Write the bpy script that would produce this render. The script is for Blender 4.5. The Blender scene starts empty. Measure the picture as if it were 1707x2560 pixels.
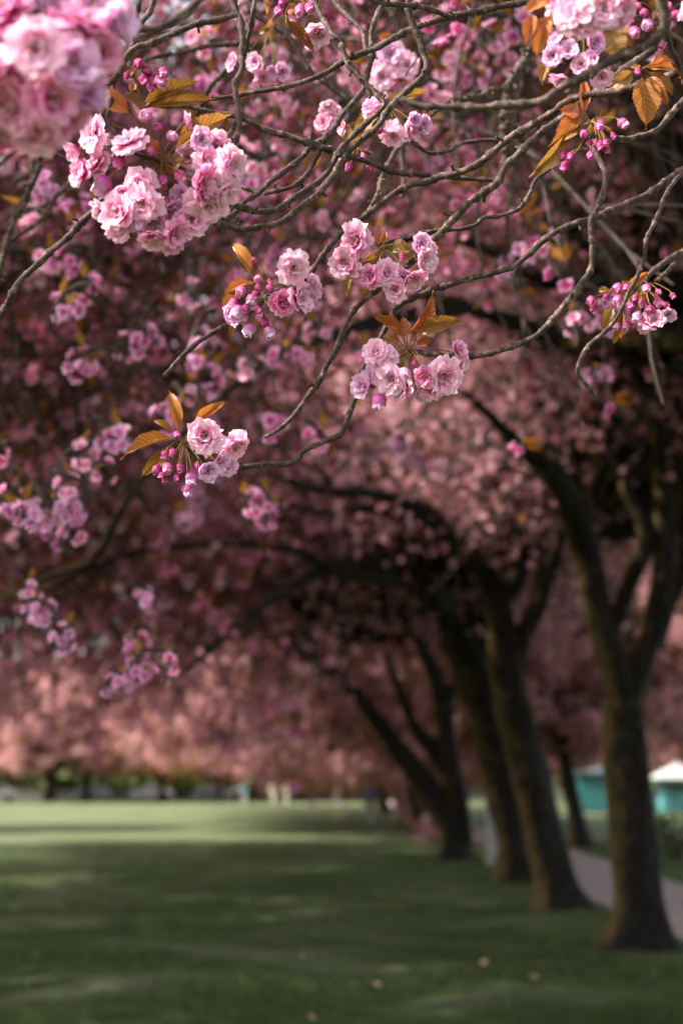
import bpy, math, random
import numpy as np
from mathutils import Vector, Matrix, Quaternion

R = math.radians
rng = np.random.default_rng(11)
random.seed(11)
scene = bpy.context.scene
COL = scene.collection

# ------------------------------------------------------------------ camera
F = 50.0 / 36.0 * 2560            # focal length in photograph pixels
CX, CY = 853.5, 1280.0
PITCH = math.atan((1960 - 1280) / F)
EYE = 1.55
FOCUS = 2.2
cam_data = bpy.data.cameras.new('camera')
cam = bpy.data.objects.new('camera', cam_data)
COL.objects.link(cam)
scene.camera = cam
cam.location = (0, 0, EYE)
cam.rotation_euler = (R(90) + PITCH, 0, 0)
cam_data.sensor_fit = 'VERTICAL'
cam_data.sensor_height = 36
cam_data.lens = 50
cam_data.clip_start = 0.05
cam_data.clip_end = 3000
cam_data.dof.use_dof = True
cam_data.dof.focus_distance = FOCUS
cam_data.dof.aperture_fstop = 2.8

# ------------------------------------------------------------------ light
SUN_EL, SUN_AZ = R(42), R(108)      # azimuth measured from straight ahead towards the left
SUN_DIR = Vector((-math.sin(SUN_AZ) * math.cos(SUN_EL), math.cos(SUN_AZ) * math.cos(SUN_EL), math.sin(SUN_EL)))
world = bpy.data.worlds.new('World')
scene.world = world
world.use_nodes = True
wn = world.node_tree
bg = wn.nodes['Background']
sky = wn.nodes.new('ShaderNodeTexSky')
sky.sky_type = 'NISHITA'
sky.sun_disc = False
sky.sun_elevation = SUN_EL
sky.sun_rotation = -SUN_AZ
sky.air_density = 1.0
sky.dust_density = 4.0
sky.ozone_density = 1.0
hs = wn.nodes.new('ShaderNodeHueSaturation')    # thin high cloud: the blue is washed out
hs.inputs['Saturation'].default_value = 0.38
wn.links.new(sky.outputs[0], hs.inputs['Color'])
wn.links.new(hs.outputs[0], bg.inputs['Color'])
bg.inputs['Strength'].default_value = 0.15
sl = bpy.data.lights.new('sun', 'SUN')
sun = bpy.data.objects.new('sun', sl)
COL.objects.link(sun)
sl.energy = 4.2
sl.angle = R(0.6)
sl.color = (1.0, 0.90, 0.79)
sun.rotation_euler = SUN_DIR.to_track_quat('Z', 'Y').to_euler()
sun.location = (-20, 10, 20)
scene.view_settings.view_transform = 'Standard'
scene.view_settings.look = 'None'
scene.view_settings.exposure = 1.75
scene.view_settings.gamma = 1.0
scene.view_settings.use_curve_mapping = False
cy = scene.cycles
cy.max_bounces = 7
cy.diffuse_bounces = 4
cy.glossy_bounces = 2
cy.transmission_bounces = 5
cy.transparent_max_bounces = 6
cy.use_denoising = True
cy.sample_clamp_indirect = 6.0
cy.caustics_reflective = False
cy.caustics_refractive = False

# ------------------------------------------------------------------ picture to place
FWD = Vector((0, math.cos(PITCH), math.sin(PITCH)))
UP = Vector((0, -math.sin(PITCH), math.cos(PITCH)))
RIGHT = Vector((1, 0, 0))
CAMP = Vector((0, 0, EYE))
REG = dict(A=(0, 0, 860 / 1568), B=(847, 0, 860 / 1568), C=(200, 500, 1000 / 1568), D=(847, 500, 860 / 1568),
           E=(0, 1100, 860 / 1568), F=(847, 1100, 860 / 1568), G=(0, 1800, 860 / 1568), H=(847, 1800, 860 / 1568),
           S=(0, 0, 1.0), W=(0, 0, 1707 / 1568))
def src(reg, x, y):
    ox, oy, s = REG[reg]
    return ox + x * s, oy + y * s
def P(reg, x, y, d):
    sx, sy = src(reg, x, y)
    return CAMP + RIGHT * ((sx - CX) / F * d) + UP * (-(sy - CY) / F * d) + FWD * d
def px(reg, n, d):                 # a length in the picture at distance d, in metres
    return n * REG[reg][2] / F * d
def on_ground(reg, x, y, z=0.0):
    v = P(reg, x, y, 1.0) - CAMP
    t = (z - EYE) / v.z
    return CAMP + v * t

# ------------------------------------------------------------------ materials
MATS = {}
def newmat(name):
    m = bpy.data.materials.new(name)
    m.use_nodes = True
    nt = m.node_tree
    nt.nodes.clear()
    out = nt.nodes.new('ShaderNodeOutputMaterial')
    MATS[name] = m
    return m, nt, out
def node(nt, kind, **kw):
    n = nt.nodes.new(kind)
    for k, v in kw.items():
        setattr(n, k, v)
    return n
def ramp(nt, stops, fac=None):
    r = nt.nodes.new('ShaderNodeValToRGB')
    e = r.color_ramp.elements
    while len(e) < len(stops):
        e.new(0.5)
    for i, (p, c) in enumerate(stops):
        e[i].position = p
        e[i].color = (*c, 1)
    if fac is not None:
        nt.links.new(fac, r.inputs[0])
    return r
def noise(nt, scale, detail=3, rough=0.5, vec=None):
    n = nt.nodes.new('ShaderNodeTexNoise')
    n.inputs['Scale'].default_value = scale
    n.inputs['Detail'].default_value = detail
    n.inputs['Roughness'].default_value = rough
    if vec is not None:
        nt.links.new(vec, n.inputs['Vector'])
    return n
def mixc(nt, fac, a, b, mode='MIX'):
    m = nt.nodes.new('ShaderNodeMix')
    m.data_type = 'RGBA'
    m.blend_type = mode
    for s, v in ((0, fac), (6, a), (7, b)):
        if isinstance(v, (int, float)):
            m.inputs[s].default_value = v
        elif isinstance(v, tuple):
            m.inputs[s].default_value = (*v, 1)
        else:
            nt.links.new(v, m.inputs[s])
    return m.outputs[2]

def mat_plain(name, col, rough=0.6, var=0.15, scale=6.0, metal=0.0, spec=0.5):
    m, nt, out = newmat(name)
    b = nt.nodes.new('ShaderNodeBsdfPrincipled')
    tc = nt.nodes.new('ShaderNodeTexCoord')
    n = noise(nt, scale, 4, 0.6, tc.outputs['Object'])
    r = ramp(nt, [(0.3, tuple(c * (1 - var) for c in col)), (0.7, tuple(min(1, c * (1 + var)) for c in col))], n.outputs[0])
    nt.links.new(r.outputs[0], b.inputs['Base Color'])
    b.inputs['Roughness'].default_value = rough
    b.inputs['Metallic'].default_value = metal
    b.inputs['Specular IOR Level'].default_value = spec
    nt.links.new(b.outputs[0], out.inputs[0])
    return m

def thin(nt, out, col, trans, tcol=None, rough=0.6, spec=0.02, bump=None):
    """a thin sheet of plant tissue: light goes through it"""
    d = nt.nodes.new('ShaderNodeBsdfDiffuse')
    t = nt.nodes.new('ShaderNodeBsdfTranslucent')
    g = nt.nodes.new('ShaderNodeBsdfGlossy')
    g.inputs['Roughness'].default_value = rough
    mx = nt.nodes.new('ShaderNodeMixShader')
    mx.inputs[0].default_value = trans
    nt.links.new(col, d.inputs[0])
    nt.links.new(tcol or col, t.inputs[0])
    nt.links.new(d.outputs[0], mx.inputs[1])
    nt.links.new(t.outputs[0], mx.inputs[2])
    m2 = nt.nodes.new('ShaderNodeMixShader')
    m2.inputs[0].default_value = spec
    nt.links.new(mx.outputs[0], m2.inputs[1])
    nt.links.new(g.outputs[0], m2.inputs[2])
    if bump is not None:
        for s in (d, t, g):
            nt.links.new(bump, s.inputs['Normal'])
    nt.links.new(m2.outputs[0], out.inputs[0])

def mat_petal(name, centre, mid, edge, trans=0.42):
    """petal: colour runs from the claw (uv.y = 0) to the rim, fine veins along its length"""
    m, nt, out = newmat(name)
    uv = nt.nodes.new('ShaderNodeUVMap')
    sp = nt.nodes.new('ShaderNodeSeparateXYZ')
    nt.links.new(uv.outputs[0], sp.inputs[0])
    geo = nt.nodes.new('ShaderNodeNewGeometry')
    oi = nt.nodes.new('ShaderNodeObjectInfo')
    add = node(nt, 'ShaderNodeMath', operation='MULTIPLY_ADD')
    nt.links.new(geo.outputs['Random Per Island'], add.inputs[0])
    add.inputs[1].default_value = 0.22
    nt.links.new(sp.outputs[1], add.inputs[2])
    sub = node(nt, 'ShaderNodeMath', operation='MULTIPLY_ADD')
    nt.links.new(oi.outputs['Random'], sub.inputs[0])
    sub.inputs[1].default_value = 0.3
    nt.links.new(add.outputs[0], sub.inputs[2])
    off = node(nt, 'ShaderNodeMath', operation='SUBTRACT')
    nt.links.new(sub.outputs[0], off.inputs[0])
    off.inputs[1].default_value = 0.26
    r = ramp(nt, [(0.08, centre), (0.46, mid), (0.86, edge)], off.outputs[0])
    mp = nt.nodes.new('ShaderNodeMapping')
    nt.links.new(uv.outputs[0], mp.inputs[0])
    mp.inputs['Scale'].default_value = (26, 1.6, 1)
    n = noise(nt, 1.0, 3, 0.6, mp.outputs[0])
    vr = ramp(nt, [(0.35, (0.86, 0.70, 0.78)), (0.6, (1, 1, 1))], n.outputs[0])
    c = mixc(nt, 0.8, r.outputs[0], vr.outputs[0], 'MULTIPLY')
    bp = nt.nodes.new('ShaderNodeBump')
    bp.inputs['Strength'].default_value = 0.25
    bp.inputs['Distance'].default_value = 0.0008
    nt.links.new(n.outputs[0], bp.inputs['Height'])
    thin(nt, out, c, trans, bump=bp.outputs[0], spec=0.03)
    return m

mat_petal('petal', (0.52, 0.015, 0.18), (0.90, 0.26, 0.55), (0.98, 0.71, 0.86), .45)
mat_petal('petal_deep', (0.40, 0.012, 0.12), (0.72, 0.11, 0.38), (0.93, 0.46, 0.70), .4)
mat_petal('petal_lilac', (0.42, 0.03, 0.22), (0.74, 0.22, 0.54), (0.92, 0.64, 0.86))
mat_petal('bud_petal', (0.24, 0.01, 0.07), (0.42, 0.03, 0.17), (0.62, 0.14, 0.36), 0.25)

def mat_leaf(name, c1, c2, c3, trans=0.45):
    m, nt, out = newmat(name)
    uv = nt.nodes.new('ShaderNodeUVMap')
    sp = nt.nodes.new('ShaderNodeSeparateXYZ')
    nt.links.new(uv.outputs[0], sp.inputs[0])
    # side veins slant towards the tip from the midrib
    ab = node(nt, 'ShaderNodeMath', operation='ABSOLUTE')
    ctr = node(nt, 'ShaderNodeMath', operation='SUBTRACT')
    nt.links.new(sp.outputs[0], ctr.inputs[0]); ctr.inputs[1].default_value = 0.5
    nt.links.new(ctr.outputs[0], ab.inputs[0])
    ma = node(nt, 'ShaderNodeMath', operation='MULTIPLY_ADD')
    nt.links.new(ab.outputs[0], ma.inputs[0]); ma.inputs[1].default_value = -0.45
    nt.links.new(sp.outputs[1], ma.inputs[2])
    fr = node(nt, 'ShaderNodeMath', operation='MULTIPLY')
    nt.links.new(ma.outputs[0], fr.inputs[0]); fr.inputs[1].default_value = 11 * 2 * math.pi
    si = node(nt, 'ShaderNodeMath', operation='SINE')
    nt.links.new(fr.outputs[0], si.inputs[0])
    vein = ramp(nt, [(0.82, (0, 0, 0)), (0.97, (1, 1, 1))], si.outputs[0])
    mid = ramp(nt, [(0.0, (1, 1, 1)), (0.035, (0, 0, 0))], ab.outputs[0])
    vv = mixc(nt, 1.0, vein.outputs[0], mid.outputs[0], 'ADD')
    geo = nt.nodes.new('ShaderNodeNewGeometry')
    oi = nt.nodes.new('ShaderNodeObjectInfo')
    tc = nt.nodes.new('ShaderNodeTexCoord')
    n = noise(nt, 3.0, 3, 0.6, tc.outputs['Object'])
    s = node(nt, 'ShaderNodeMath', operation='ADD')
    nt.links.new(oi.outputs['Random'], s.inputs[0]); nt.links.new(geo.outputs['Random Per Island'], s.inputs[1])
    s1 = node(nt, 'ShaderNodeMath', operation='FRACT'); nt.links.new(s.outputs[0], s1.inputs[0])
    s2 = node(nt, 'ShaderNodeMath', operation='MULTIPLY_ADD')
    nt.links.new(n.outputs[0], s2.inputs[0]); s2.inputs[1].default_value = 0.5
    nt.links.new(s1.outputs[0], s2.inputs[2])
    s3 = node(nt, 'ShaderNodeMath', operation='MULTIPLY'); nt.links.new(s2.outputs[0], s3.inputs[0]); s3.inputs[1].default_value = 0.66
    r = ramp(nt, [(0.1, c1), (0.5, c2), (0.95, c3)], s3.outputs[0])
    c = mixc(nt, vv, r.outputs[0], tuple(min(1, x * 1.7 + 0.03) for x in c2))
    bp = nt.nodes.new('ShaderNodeBump')
    bp.inputs['Strength'].default_value = 0.5
    bp.inputs['Distance'].default_value = 0.001
    bp.invert = True
    nt.links.new(vv, bp.inputs['Height'])
    thin(nt, out, c, trans, bump=bp.outputs[0], spec=0.05, rough=0.45)
    return m
mat_leaf('bronze_leaf', (0.27, 0.065, 0.02), (0.42, 0.13, 0.025), (0.30, 0.16, 0.025))
mat_leaf('young_leaf', (0.25, 0.09, 0.018), (0.28, 0.125, 0.02), (0.21, 0.13, 0.022))
mat_leaf('dull_leaf', (0.16, 0.055, 0.02), (0.24, 0.09, 0.02), (0.14, 0.11, 0.03), 0.35)

def mat_mass(name, a, b, c, trans=0.35):
    m, nt, out = newmat(name)
    geo = nt.nodes.new('ShaderNodeNewGeometry')
    tc = nt.nodes.new('ShaderNodeTexCoord')
    n = noise(nt, 2.6, 4, 0.7, tc.outputs['Object'])
    s = node(nt, 'ShaderNodeMath', operation='MULTIPLY_ADD')
    nt.links.new(geo.outputs['Random Per Island'], s.inputs[0]); s.inputs[1].default_value = 0.5
    s2 = node(nt, 'ShaderNodeMath', operation='MULTIPLY_ADD'); nt.links.new(n.outputs[0], s2.inputs[0]); s2.inputs[1].default_value = 1.3; s2.inputs[2].default_value = -0.3
    nt.links.new(s2.outputs[0], s.inputs[2])
    r = ramp(nt, [(0.2, a), (0.42, tuple((p + q) / 2 for p, q in zip(a, b))), (0.52, b), (0.75, c)], s.outputs[0])
    thin(nt, out, r.outputs[0], trans, spec=0.0)
    return m
mat_mass('blossom_mass', (0.30, 0.08, 0.13), (0.64, 0.30, 0.37), (0.90, 0.60, 0.66), .48)
mat_mass('blossom_mass_lilac', (0.32, 0.09, 0.18), (0.64, 0.29, 0.45), (0.88, 0.60, 0.75), .3)
mat_mass('blossom_mass_salmon', (0.20, 0.075, 0.07), (0.54, 0.26, 0.27), (0.82, 0.54, 0.55), .4)
mat_mass('leaf_mass', (0.16, 0.05, 0.012), (0.36, 0.125, 0.024), (0.32, 0.16, 0.03), 0.45)
mat_mass('green_mass', (0.03, 0.05, 0.02), (0.06, 0.09, 0.03), (0.10, 0.12, 0.05), 0.3)
mat_mass('stalk', (0.10, 0.12, 0.03), (0.16, 0.15, 0.04), (0.24, 0.13, 0.05), 0.2)
mat_mass('calyx', (0.16, 0.05, 0.03), (0.22, 0.09, 0.04), (0.20, 0.13, 0.04), 0.2)
mat_mass('stamen', (0.45, 0.28, 0.05), (0.55, 0.42, 0.12), (0.7, 0.6, 0.3), 0.2)

def mat_bark(name, dark, mid, light, scale, moss_sun_rim=None, ring=None, bump=0.5, bdist=0.002, stretch=(1, 1, 1)):
    m, nt, out = newmat(name)
    b = nt.nodes.new('ShaderNodeBsdfPrincipled')
    tc = nt.nodes.new('ShaderNodeTexCoord')
    mp = nt.nodes.new('ShaderNodeMapping')
    mp.inputs['Scale'].default_value = stretch
    nt.links.new(tc.outputs['Object'], mp.inputs[0])
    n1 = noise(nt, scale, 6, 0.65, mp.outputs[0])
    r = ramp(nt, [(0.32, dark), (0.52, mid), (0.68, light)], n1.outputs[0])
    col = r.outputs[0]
    if ring:
        uv = nt.nodes.new('ShaderNodeUVMap')
        mp2 = nt.nodes.new('ShaderNodeMapping')
        nt.links.new(uv.outputs[0], mp2.inputs[0])
        mp2.inputs['Scale'].default_value = (1.5, ring, 1)
        n2 = noise(nt, 1.0, 3, 0.7, mp2.outputs[0])
        rr = ramp(nt, [(0.38, (0.4, 0.4, 0.4)), (0.5, (1, 1, 1)), (0.63, (1.0, 1.0, 1.0)), (0.68, (2.0, 1.9, 1.8))], n2.outputs[0])
        col = mixc(nt, 0.85, col, rr.outputs[0], 'MULTIPLY')
        h = n2.outputs[0]
    else:
        h = n1.outputs[0]
    if moss_sun_rim:
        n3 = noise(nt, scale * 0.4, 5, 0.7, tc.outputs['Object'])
        # moss tint on left-facing sides, painted to carry the sun's warm rim
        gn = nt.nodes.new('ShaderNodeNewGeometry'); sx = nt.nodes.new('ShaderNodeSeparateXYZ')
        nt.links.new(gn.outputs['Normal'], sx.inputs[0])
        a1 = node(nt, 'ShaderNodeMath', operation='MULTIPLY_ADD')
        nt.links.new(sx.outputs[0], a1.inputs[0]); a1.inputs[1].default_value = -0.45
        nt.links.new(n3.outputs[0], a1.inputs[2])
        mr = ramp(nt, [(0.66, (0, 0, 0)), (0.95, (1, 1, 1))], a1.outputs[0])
        col = mixc(nt, mr.outputs[0], col, moss_sun_rim)
    nt.links.new(col, b.inputs['Base Color'])
    b.inputs['Roughness'].default_value = 0.75
    b.inputs['Specular IOR Level'].default_value = 0.12 if moss_sun_rim else 0.3
    bp = nt.nodes.new('ShaderNodeBump')
    bp.inputs['Strength'].default_value = bump
    bp.inputs['Distance'].default_value = bdist
    nt.links.new(h, bp.inputs['Height'])
    nt.links.new(bp.outputs[0], b.inputs['Normal'])
    nt.links.new(b.outputs[0], out.inputs[0])
    return m
mat_bark('twig_bark', (0.014, 0.008, 0.006), (0.058, 0.034, 0.026), (0.20, 0.145, 0.12), 85, ring=300, bump=0.9, bdist=0.0012)
mat_bark('twig_far', (0.022, 0.016, 0.013), (0.05, 0.036, 0.03), (0.12, 0.095, 0.08), 12)
mat_bark('trunk_bark', (0.005, 0.0045, 0.0038), (0.013, 0.011, 0.0085), (0.034, 0.028, 0.022), 14, moss_sun_rim=(0.085, 0.060, 0.018), bump=0.9, bdist=0.02, stretch=(1, 1, 0.45))
mat_bark('pale_bark', (0.07, 0.065, 0.055), (0.15, 0.14, 0.12), (0.26, 0.25, 0.22), 10, bump=0.6, bdist=0.01)

def mat_grass_ground():
    m, nt, out = newmat('lawn_ground')
    b = nt.nodes.new('ShaderNodeBsdfPrincipled')
    tc = nt.nodes.new('ShaderNodeTexCoord')
    n1 = noise(nt, 0.35, 5, 0.6, tc.outputs['Object'])
    n2 = noise(nt, 9.0, 5, 0.7, tc.outputs['Object'])
    r1 = ramp(nt, [(0.3, (0.062, 0.080, 0.042)), (0.7, (0.118, 0.142, 0.080))], n1.outputs[0])
    r2 = ramp(nt, [(0.3, (0.5, 0.5, 0.5)), (0.65, (1.25, 1.25, 1.1))], n2.outputs[0])
    c = mixc(nt, 1.0, r1.outputs[0], r2.outputs[0], 'MULTIPLY')
    nt.links.new(c, b.inputs['Base Color'])
    b.inputs['Roughness'].default_value = 0.9
    b.inputs['Specular IOR Level'].default_value = 0.1
    bp = nt.nodes.new('ShaderNodeBump')
    bp.inputs['Strength'].default_value = 0.8
    bp.inputs['Distance'].default_value = 0.05
    nt.links.new(n2.outputs[0], bp.inputs['Height'])
    nt.links.new(bp.outputs[0], b.inputs['Normal'])
    nt.links.new(b.outputs[0], out.inputs[0])
mat_grass_ground()
def mat_blade():
    m, nt, out = newmat('grass_blade')
    geo = nt.nodes.new('ShaderNodeNewGeometry')
    tc = nt.nodes.new('ShaderNodeTexCoord')
    n1 = noise(nt, 0.8, 4, 0.6, tc.outputs['Object'])
    s = node(nt, 'ShaderNodeMath', operation='MULTIPLY_ADD')
    nt.links.new(geo.outputs['Random Per Island'], s.inputs[0]); s.inputs[1].default_value = 0.5
    s2 = node(nt, 'ShaderNodeMath', operation='MULTIPLY'); nt.links.new(n1.outputs[0], s2.inputs[0]); s2.inputs[1].default_value = 0.5
    nt.links.new(s2.outputs[0], s.inputs[2])
    r = ramp(nt, [(0.15, (0.034, 0.053, 0.018)), (0.5, (0.072, 0.100, 0.034)), (0.9, (0.13, 0.16, 0.065))], s.outputs[0])
    thin(nt, out, r.outputs[0], 0.3, spec=0.012, rough=0.5)
mat_blade()
mat_plain('path_tarmac', (0.24, 0.185, 0.165), 0.85, 0.2, 3.0)
mat_plain('white_paint', (0.28, 0.275, 0.26), 0.5, 0.1)
mat_plain('teal_paint', (0.010, 0.085, 0.085), 0.5, 0.12)
mat_plain('teal_green_paint', (0.02, 0.20, 0.15), 0.5, 0.12)
mat_plain('pale_teal_paint', (0.06, 0.22, 0.23), 0.5, 0.1)
mat_plain('dark_opening', (0.02, 0.03, 0.03), 0.4, 0.1)
mat_plain('slate_roof', (0.035, 0.04, 0.042), 0.95, 0.15)
mat_plain('skin_tone', (0.45, 0.27, 0.20), 0.6, 0.05)
mat_plain('hair_dark', (0.03, 0.022, 0.018), 0.7, 0.1)
mat_plain('blue_cloth', (0.04, 0.11, 0.48), 0.85, 0.1)
mat_plain('grey_cloth', (0.26, 0.255, 0.24), 0.85, 0.1)
mat_plain('black_cloth', (0.018, 0.02, 0.022), 0.85, 0.1)
mat_plain('teal_cloth', (0.03, 0.34, 0.42), 0.85, 0.1)
mat_plain('cream_cloth', (0.34, 0.31, 0.24), 0.85, 0.1)
mat_plain('white_cloth', (0.5, 0.5, 0.5), 0.85, 0.1)
mat_plain('silver_car_paint', (0.55, 0.56, 0.58), 0.15, 0.03, metal=0.3)
mat_plain('grey_car_paint', (0.14, 0.15, 0.16), 0.2, 0.03, metal=0.3)
mat_plain('dark_car_paint', (0.05, 0.06, 0.08), 0.15, 0.03, metal=0.3)
mat_plain('car_glass', (0.03, 0.035, 0.04), 0.05, 0.05, spec=1.0)
mat_plain('tyre_rubber', (0.02, 0.02, 0.02), 0.8, 0.1)
mat_plain('fallen_leaf', (0.50, 0.38, 0.20), 0.6, 0.2)
mat_plain('stone_wall', (0.07, 0.07, 0.06), 0.85, 0.25, 1.0)

# ------------------------------------------------------------------ mesh helpers
def add(o, parent=None):
    COL.objects.link(o)
    if parent is not None:
        o.parent = parent
    return o
def make_mesh(name, V, faces, mats, uvs=None, fmat=None, smooth=True):
    """V (n,3) array; faces: list of (m,k) int arrays (tri or quad); uvs: (n,2) per vertex; fmat: array per face"""
    me = bpy.data.meshes.new(name)
    V = np.asarray(V, dtype=np.float32)
    me.vertices.add(len(V))
    me.vertices.foreach_set('co', V.ravel())
    faces = [np.asarray(f, dtype=np.int32) for f in faces if len(f)]
    loops = np.concatenate([f.ravel() for f in faces])
    tot = np.concatenate([np.full(len(f), f.shape[1], np.int32) for f in faces])
    start = np.concatenate([[0], np.cumsum(tot)[:-1]]).astype(np.int32)
    me.loops.add(len(loops))
    me.loops.foreach_set('vertex_index', loops)
    me.polygons.add(len(tot))
    me.polygons.foreach_set('loop_start', start)
    me.polygons.foreach_set('loop_total', tot)
    if fmat is not None:
        me.polygons.foreach_set('material_index', np.asarray(fmat, dtype=np.int32))
    me.update(calc_edges=True)
    me.polygons.foreach_set('use_smooth', np.full(len(tot), smooth))
    if uvs is not None:
        l = me.uv_layers.new(name='UVMap')
        l.data.foreach_set('uv', np.asarray(uvs, dtype=np.float32)[loops].ravel())
    for m in ([mats] if isinstance(mats, str) else mats):
        me.materials.append(MATS[m])
    return me
class Geo:
    def __init__(s):
        s.v, s.f4, s.f3, s.uv, s.m4, s.m3, s.n = [], [], [], [], [], [], 0
    def put(s, V, F, uv=None, m=0):
        V = np.asarray(V, float).reshape(-1, 3); F = np.asarray(F, int)
        s.v.append(V)
        s.uv.append(np.zeros((len(V), 2)) if uv is None else np.asarray(uv, float))
        if F.shape[1] == 4:
            s.f4.append(F + s.n); s.m4.append(np.full(len(F), m))
        else:
            s.f3.append(F + s.n); s.m3.append(np.full(len(F), m))
        s.n += len(V)
    def mesh(s, name, mats, smooth=True):
        fs, fm = [], []
        if s.f4: fs.append(np.concatenate(s.f4)); fm.append(np.concatenate(s.m4))
        if s.f3: fs.append(np.concatenate(s.f3)); fm.append(np.concatenate(s.m3))
        return make_mesh(name, np.concatenate(s.v), fs, mats, np.concatenate(s.uv), np.concatenate(fm), smooth)
def catmull(pts, vals, step):
    """smooth polyline through pts with roughly `step` spacing; vals (n,k) interpolated too"""
    pts = np.asarray(pts, float); vals = np.asarray(vals, float).reshape(len(pts), -1)
    a = np.vstack([2 * pts[0] - pts[1], pts, 2 * pts[-1] - pts[-2]])
    o, w = [], []
    for i in range(len(pts) - 1):
        p0, p1, p2, p3 = a[i:i + 4]
        n = max(1, int(np.linalg.norm(p2 - p1) / step))
        for k in range(n):
            t = k / n
            o.append(0.5 * ((2 * p1) + (-p0 + p2) * t + (2 * p0 - 5 * p1 + 4 * p2 - p3) * t * t + (-p0 + 3 * p1 - 3 * p2 + p3) * t ** 3))
            w.append(vals[i] * (1 - t) + vals[i + 1] * t)
    o.append(pts[-1]); w.append(vals[-1])
    return np.array(o), np.array(w)
def tube(geo, pts, rad, sides=8, m=0, cap=True, lump=None):
    """swept tube; rad (n,) ; lump(i, angles) multiplies the radius"""
    pts = np.asarray(pts, float); n = len(pts)
    T = np.gradient(pts, axis=0); T /= np.linalg.norm(T, axis=1)[:, None] + 1e-12
    u = np.cross(T[0], [0.31, 0.17, 0.93]); u /= np.linalg.norm(u)
    ang = np.arange(sides) / sides * 2 * math.pi
    V = np.zeros((n, sides, 3)); L = 0; uv = np.zeros((n, sides, 2))
    for i in range(n):
        u = u - T[i] * np.dot(u, T[i]); u /= np.linalg.norm(u) + 1e-12
        w = np.cross(T[i], u)
        if i: L += np.linalg.norm(pts[i] - pts[i - 1])
        r = rad[i] * (lump(i, ang) if lump else 1.0)
        V[i] = pts[i] + (np.cos(ang) * r)[:, None] * u + (np.sin(ang) * r)[:, None] * w
        uv[i, :, 0] = np.abs(ang / math.pi - 1); uv[i, :, 1] = L
    ii, jj = np.meshgrid(np.arange(n - 1), np.arange(sides), indexing='ij')
    a = ii * sides + jj; b = ii * sides + (jj + 1) % sides
    Fq = np.stack([a, b, b + sides, a + sides], -1).reshape(-1, 4)
    V = V.reshape(-1, 3); uv = uv.reshape(-1, 2)
    geo.put(V, Fq, uv, m)
    if cap:
        base = (n - 1) * sides
        tip = pts[-1] + T[-1] * rad[-1] * 0.6
        Vc = np.vstack([V[base:base + sides], tip]); 
        geo.put(Vc, np.array([[j, (j + 1) % sides, sides] for j in range(sides)]), np.tile(uv[-1], (sides + 1, 1)), m)
def box(geo, lo, hi, m=0):
    x0, y0, z0 = lo; x1, y1, z1 = hi
    V = [(x0, y0, z0), (x1, y0, z0), (x1, y1, z0), (x0, y1, z0), (x0, y0, z1), (x1, y0, z1), (x1, y1, z1), (x0, y1, z1)]
    geo.put(V, [(0, 3, 2, 1), (4, 5, 6, 7), (0, 1, 5, 4), (1, 2, 6, 5), (2, 3, 7, 6), (3, 0, 4, 7)], None, m)
def obj(name, me, parent=None, kind=None):
    o = bpy.data.objects.new(name, me)
    add(o, parent)
    if kind: o['kind'] = kind
    return o
def empty(name, loc=(0, 0, 0)):
    o = bpy.data.objects.new(name, None)
    o.empty_display_size = 0.1
    add(o); o.location = loc
    return o
def tag(o, label, cat, group=None):
    o['label'] = label; o['category'] = cat
    if group: o['group'] = group
    return o

# ------------------------------------------------------------------ ground, path
def ground():
    xs = np.unique(np.concatenate([np.linspace(-400, -16, 24), np.linspace(-16, 16, 90), np.linspace(16, 400, 24)]))
    ys = np.unique(np.concatenate([np.linspace(-300, 0, 10), np.linspace(0, 45, 120), np.linspace(45, 160, 40), np.linspace(160, 900, 12)]))
    X, Y = np.meshgrid(xs, ys)
    near = np.clip((60 - Y) / 30, 0, 1) * np.clip((Y + 5) / 5, 0, 1) * np.clip(1 - np.abs(X) / 16, 0, 1)
    off_path = np.clip((2.9 - X) / 0.8, 0, 1)
    Z = near * off_path * 0.045 * (np.sin(X * 1.7 + np.sin(Y * .9) * 2) * np.sin(Y * 1.3 + X * .4) + 0.5 * np.sin(X * 4.1 + Y) * np.sin(Y * 3.7))
    V = np.stack([X, Y, Z], -1).reshape(-1, 3)
    nx, ny = len(xs), len(ys)
    i, j = np.meshgrid(np.arange(ny - 1), np.arange(nx - 1), indexing='ij')
    a = i * nx + j
    o = obj('ground', make_mesh('ground', V, [np.stack([a, a + 1, a + nx + 1, a + nx], -1).reshape(-1, 4)], 'lawn_ground'), kind='structure')
ground()
def path():
    g = Geo()
    ys = np.linspace(-10, 150, 120)
    l = 3.45 + 0.10 * np.sin(ys * .21) + 0.04 * np.sin(ys * 1.7)
    r = 5.45 + 0.12 * np.sin(ys * .17 + 1) + 0.04 * np.sin(ys * 1.3)
    V = []
    for y, a, b in zip(ys, l, r):
        V += [(a, y, 0.004), ((a + b) / 2, y, 0.03), (b, y, 0.004)]
    Fq = []
    for k in range(len(ys) - 1):
        for c in (0, 1):
            s = k * 3 + c
            Fq.append((s, s + 1, s + 4, s + 3))
    g.put(V, Fq)
    obj('path', g.mesh('path', 'path_tarmac'), kind='structure')
path()
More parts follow.
